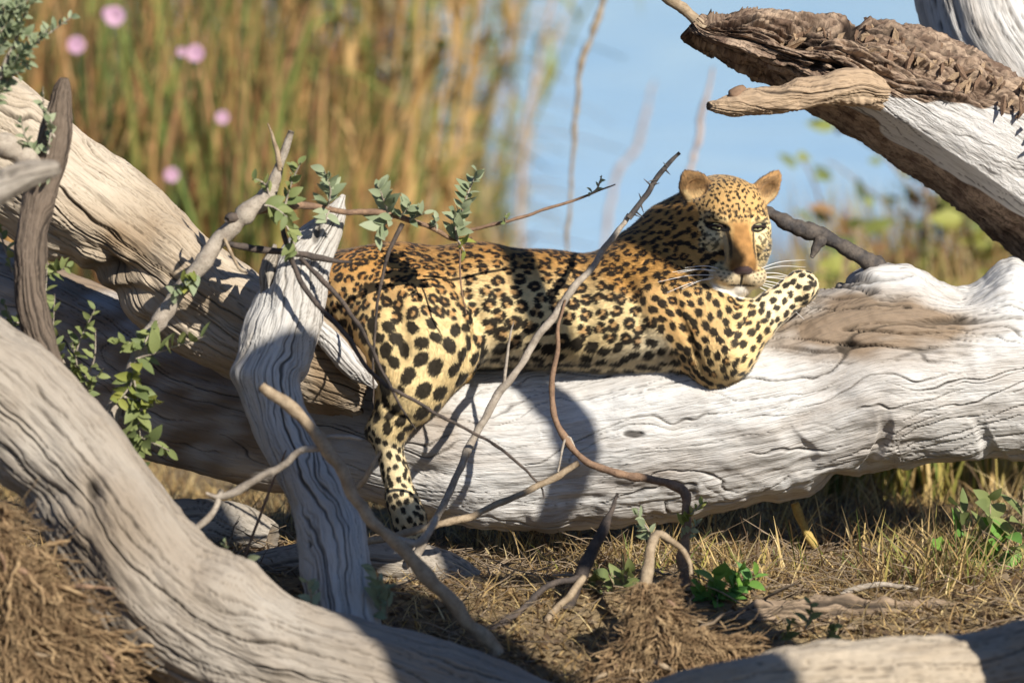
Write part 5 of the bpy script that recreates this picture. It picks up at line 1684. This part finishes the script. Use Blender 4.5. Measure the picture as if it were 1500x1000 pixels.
def bushes():
    rs = np.random.default_rng(30)
    def bush(label, x, y, w_, h, nst, nleaf, kinds, size):
        z0 = float(gz(x, y))
        r = thing('waterside_bush', (x, y, z0), label, 'bush')
        for i in range(nst):
            bx, by = x + rs.normal(0, w_ * .18), y + rs.normal(0, w_ * .12)
            tx, ty, tz = x + rs.uniform(-1, 1) * w_ * .6, y + rs.uniform(-.5, .5) * w_, z0 + h * rs.uniform(.55, 1.05)
            mx_, my_, mz_ = (bx + tx) / 2 + rs.normal(0, .05), (by + ty) / 2, z0 + (tz - z0) * .6
            pts = np.array([[bx, by, z0 - .05, .009], [mx_, my_, mz_, .007], [tx, ty, tz, .003]])
            st = twig('stem', pts, M['twig_tan'] if i % 2 else M['twig_brown'], r, world=True, seed=i)
            c, s_ = spline(pts, 30)
            for q in range(nleaf):
                p = c[rs.integers(6, 30), :3] + rs.normal(0, .05, 3)
                d = rs.normal(size=3); d[2] = abs(d[2]) * .5 - .1; d[1] -= .3
                put_leaf(kinds[rs.integers(len(kinds))], p, d, size * rs.uniform(.6, 1.3), st)
    bush('leafy yellow-green waterside bush behind the pale trunk top', 1.75, 6.2, 1.1, 1.05, 22, 13, ['leaf_yellow', 'leaf_yellow', 'leaf_green', 'leaf_dry'], .10)
    bush('low brownish bush under the broken barked limb', 2.4, 6.8, 1.2, 1.0, 22, 13, ['leaf_yellow', 'leaf_green', 'leaf_dry', 'leaf_dry', 'leaf_dry'], .10)
    bush('thin green sapling between the dark stub and the barked limb', 1.16, 5.0, .4, .72, 5, 8, ['leaf_green', 'leaf_yellow'], .11)
    n = 2600
    x = rs.uniform(1.1, 3.2, n); y = rs.uniform(5.0, 8.5, n)
    V, F, C = blades(on_ground(x, y), rs.uniform(.3, .75, n), rs.uniform(.008, .016, n), .4, pick(OLIVE + STRAW + REEDC['brown'], n, .25, rs), 4, .5, rs)
    o = mk('bank_grass', V, F, M['blade'], attrs={'col': C}); tag(o, 'brown and olive grass standing among the waterside bushes', 'grass', kind='stuff')
    # slender seed stalks against the water
    for i, (lab, pts) in enumerate((('slender seed stalk curving up against the blue water', [(830, 420, 3.6, 2.4), (836, 250, 3.6, 2.8), (850, 110, 3.6, 4), (868, 50, 3.6, 4.5), (890, -20, 3.6, 4)]),
                       ('thin blurred stem standing behind the leopard\'s ear', [(1005, 300, 5, 3), (1018, 225, 5, 3.4), (1030, 165, 5, 3.2), (1046, 100, 5, 1.5)]),
                       ('faint bent stem standing in the water behind the thorny twig', [(880, 420, 9, 3), (900, 270, 9, 3.4), (935, 205, 9, 3.6), (960, 120, 9, 1.6)]),
                       ('faint pinkish stalk standing in the water above the back', [(760, 360, 9, 3), (770, 200, 9, 3.4), (795, 60, 9, 3.6), (820, -30, 9, 2)]))):
        a = P(*pts[0][:3]); g = np.array([a[0], a[1], float(gz(a[0], a[1])) - .03, .006])
        q = np.vstack([g, pxpts(pts)])
        V, F = tube_geo(q, 90, 7, .3, 60 + i)
        o = mk('seed_stalk', V, F, M['twig_tan'] if i in (0,) else M['pale_stalk'], None, at=g[:3])
        tag(o, lab, 'stalk', 'stalks against the water')
M['pale_stalk'] = plain('pale_stalk', (.52, .40, .34), (.40, .30, .24), 20)
M['leaf_dry'] = leaf_mat('leaf_dry', (.34, .20, .09), (.24, .14, .07))
for v_ in range(3):
    me = leaf_mesh('leaf', 1, 0.19 + 0.05 * v_, 0.25, 0.08 + 0.12 * v_); me.materials.append(M['leaf_dry']); LEAF['leaf_dry', v_] = me
bushes()
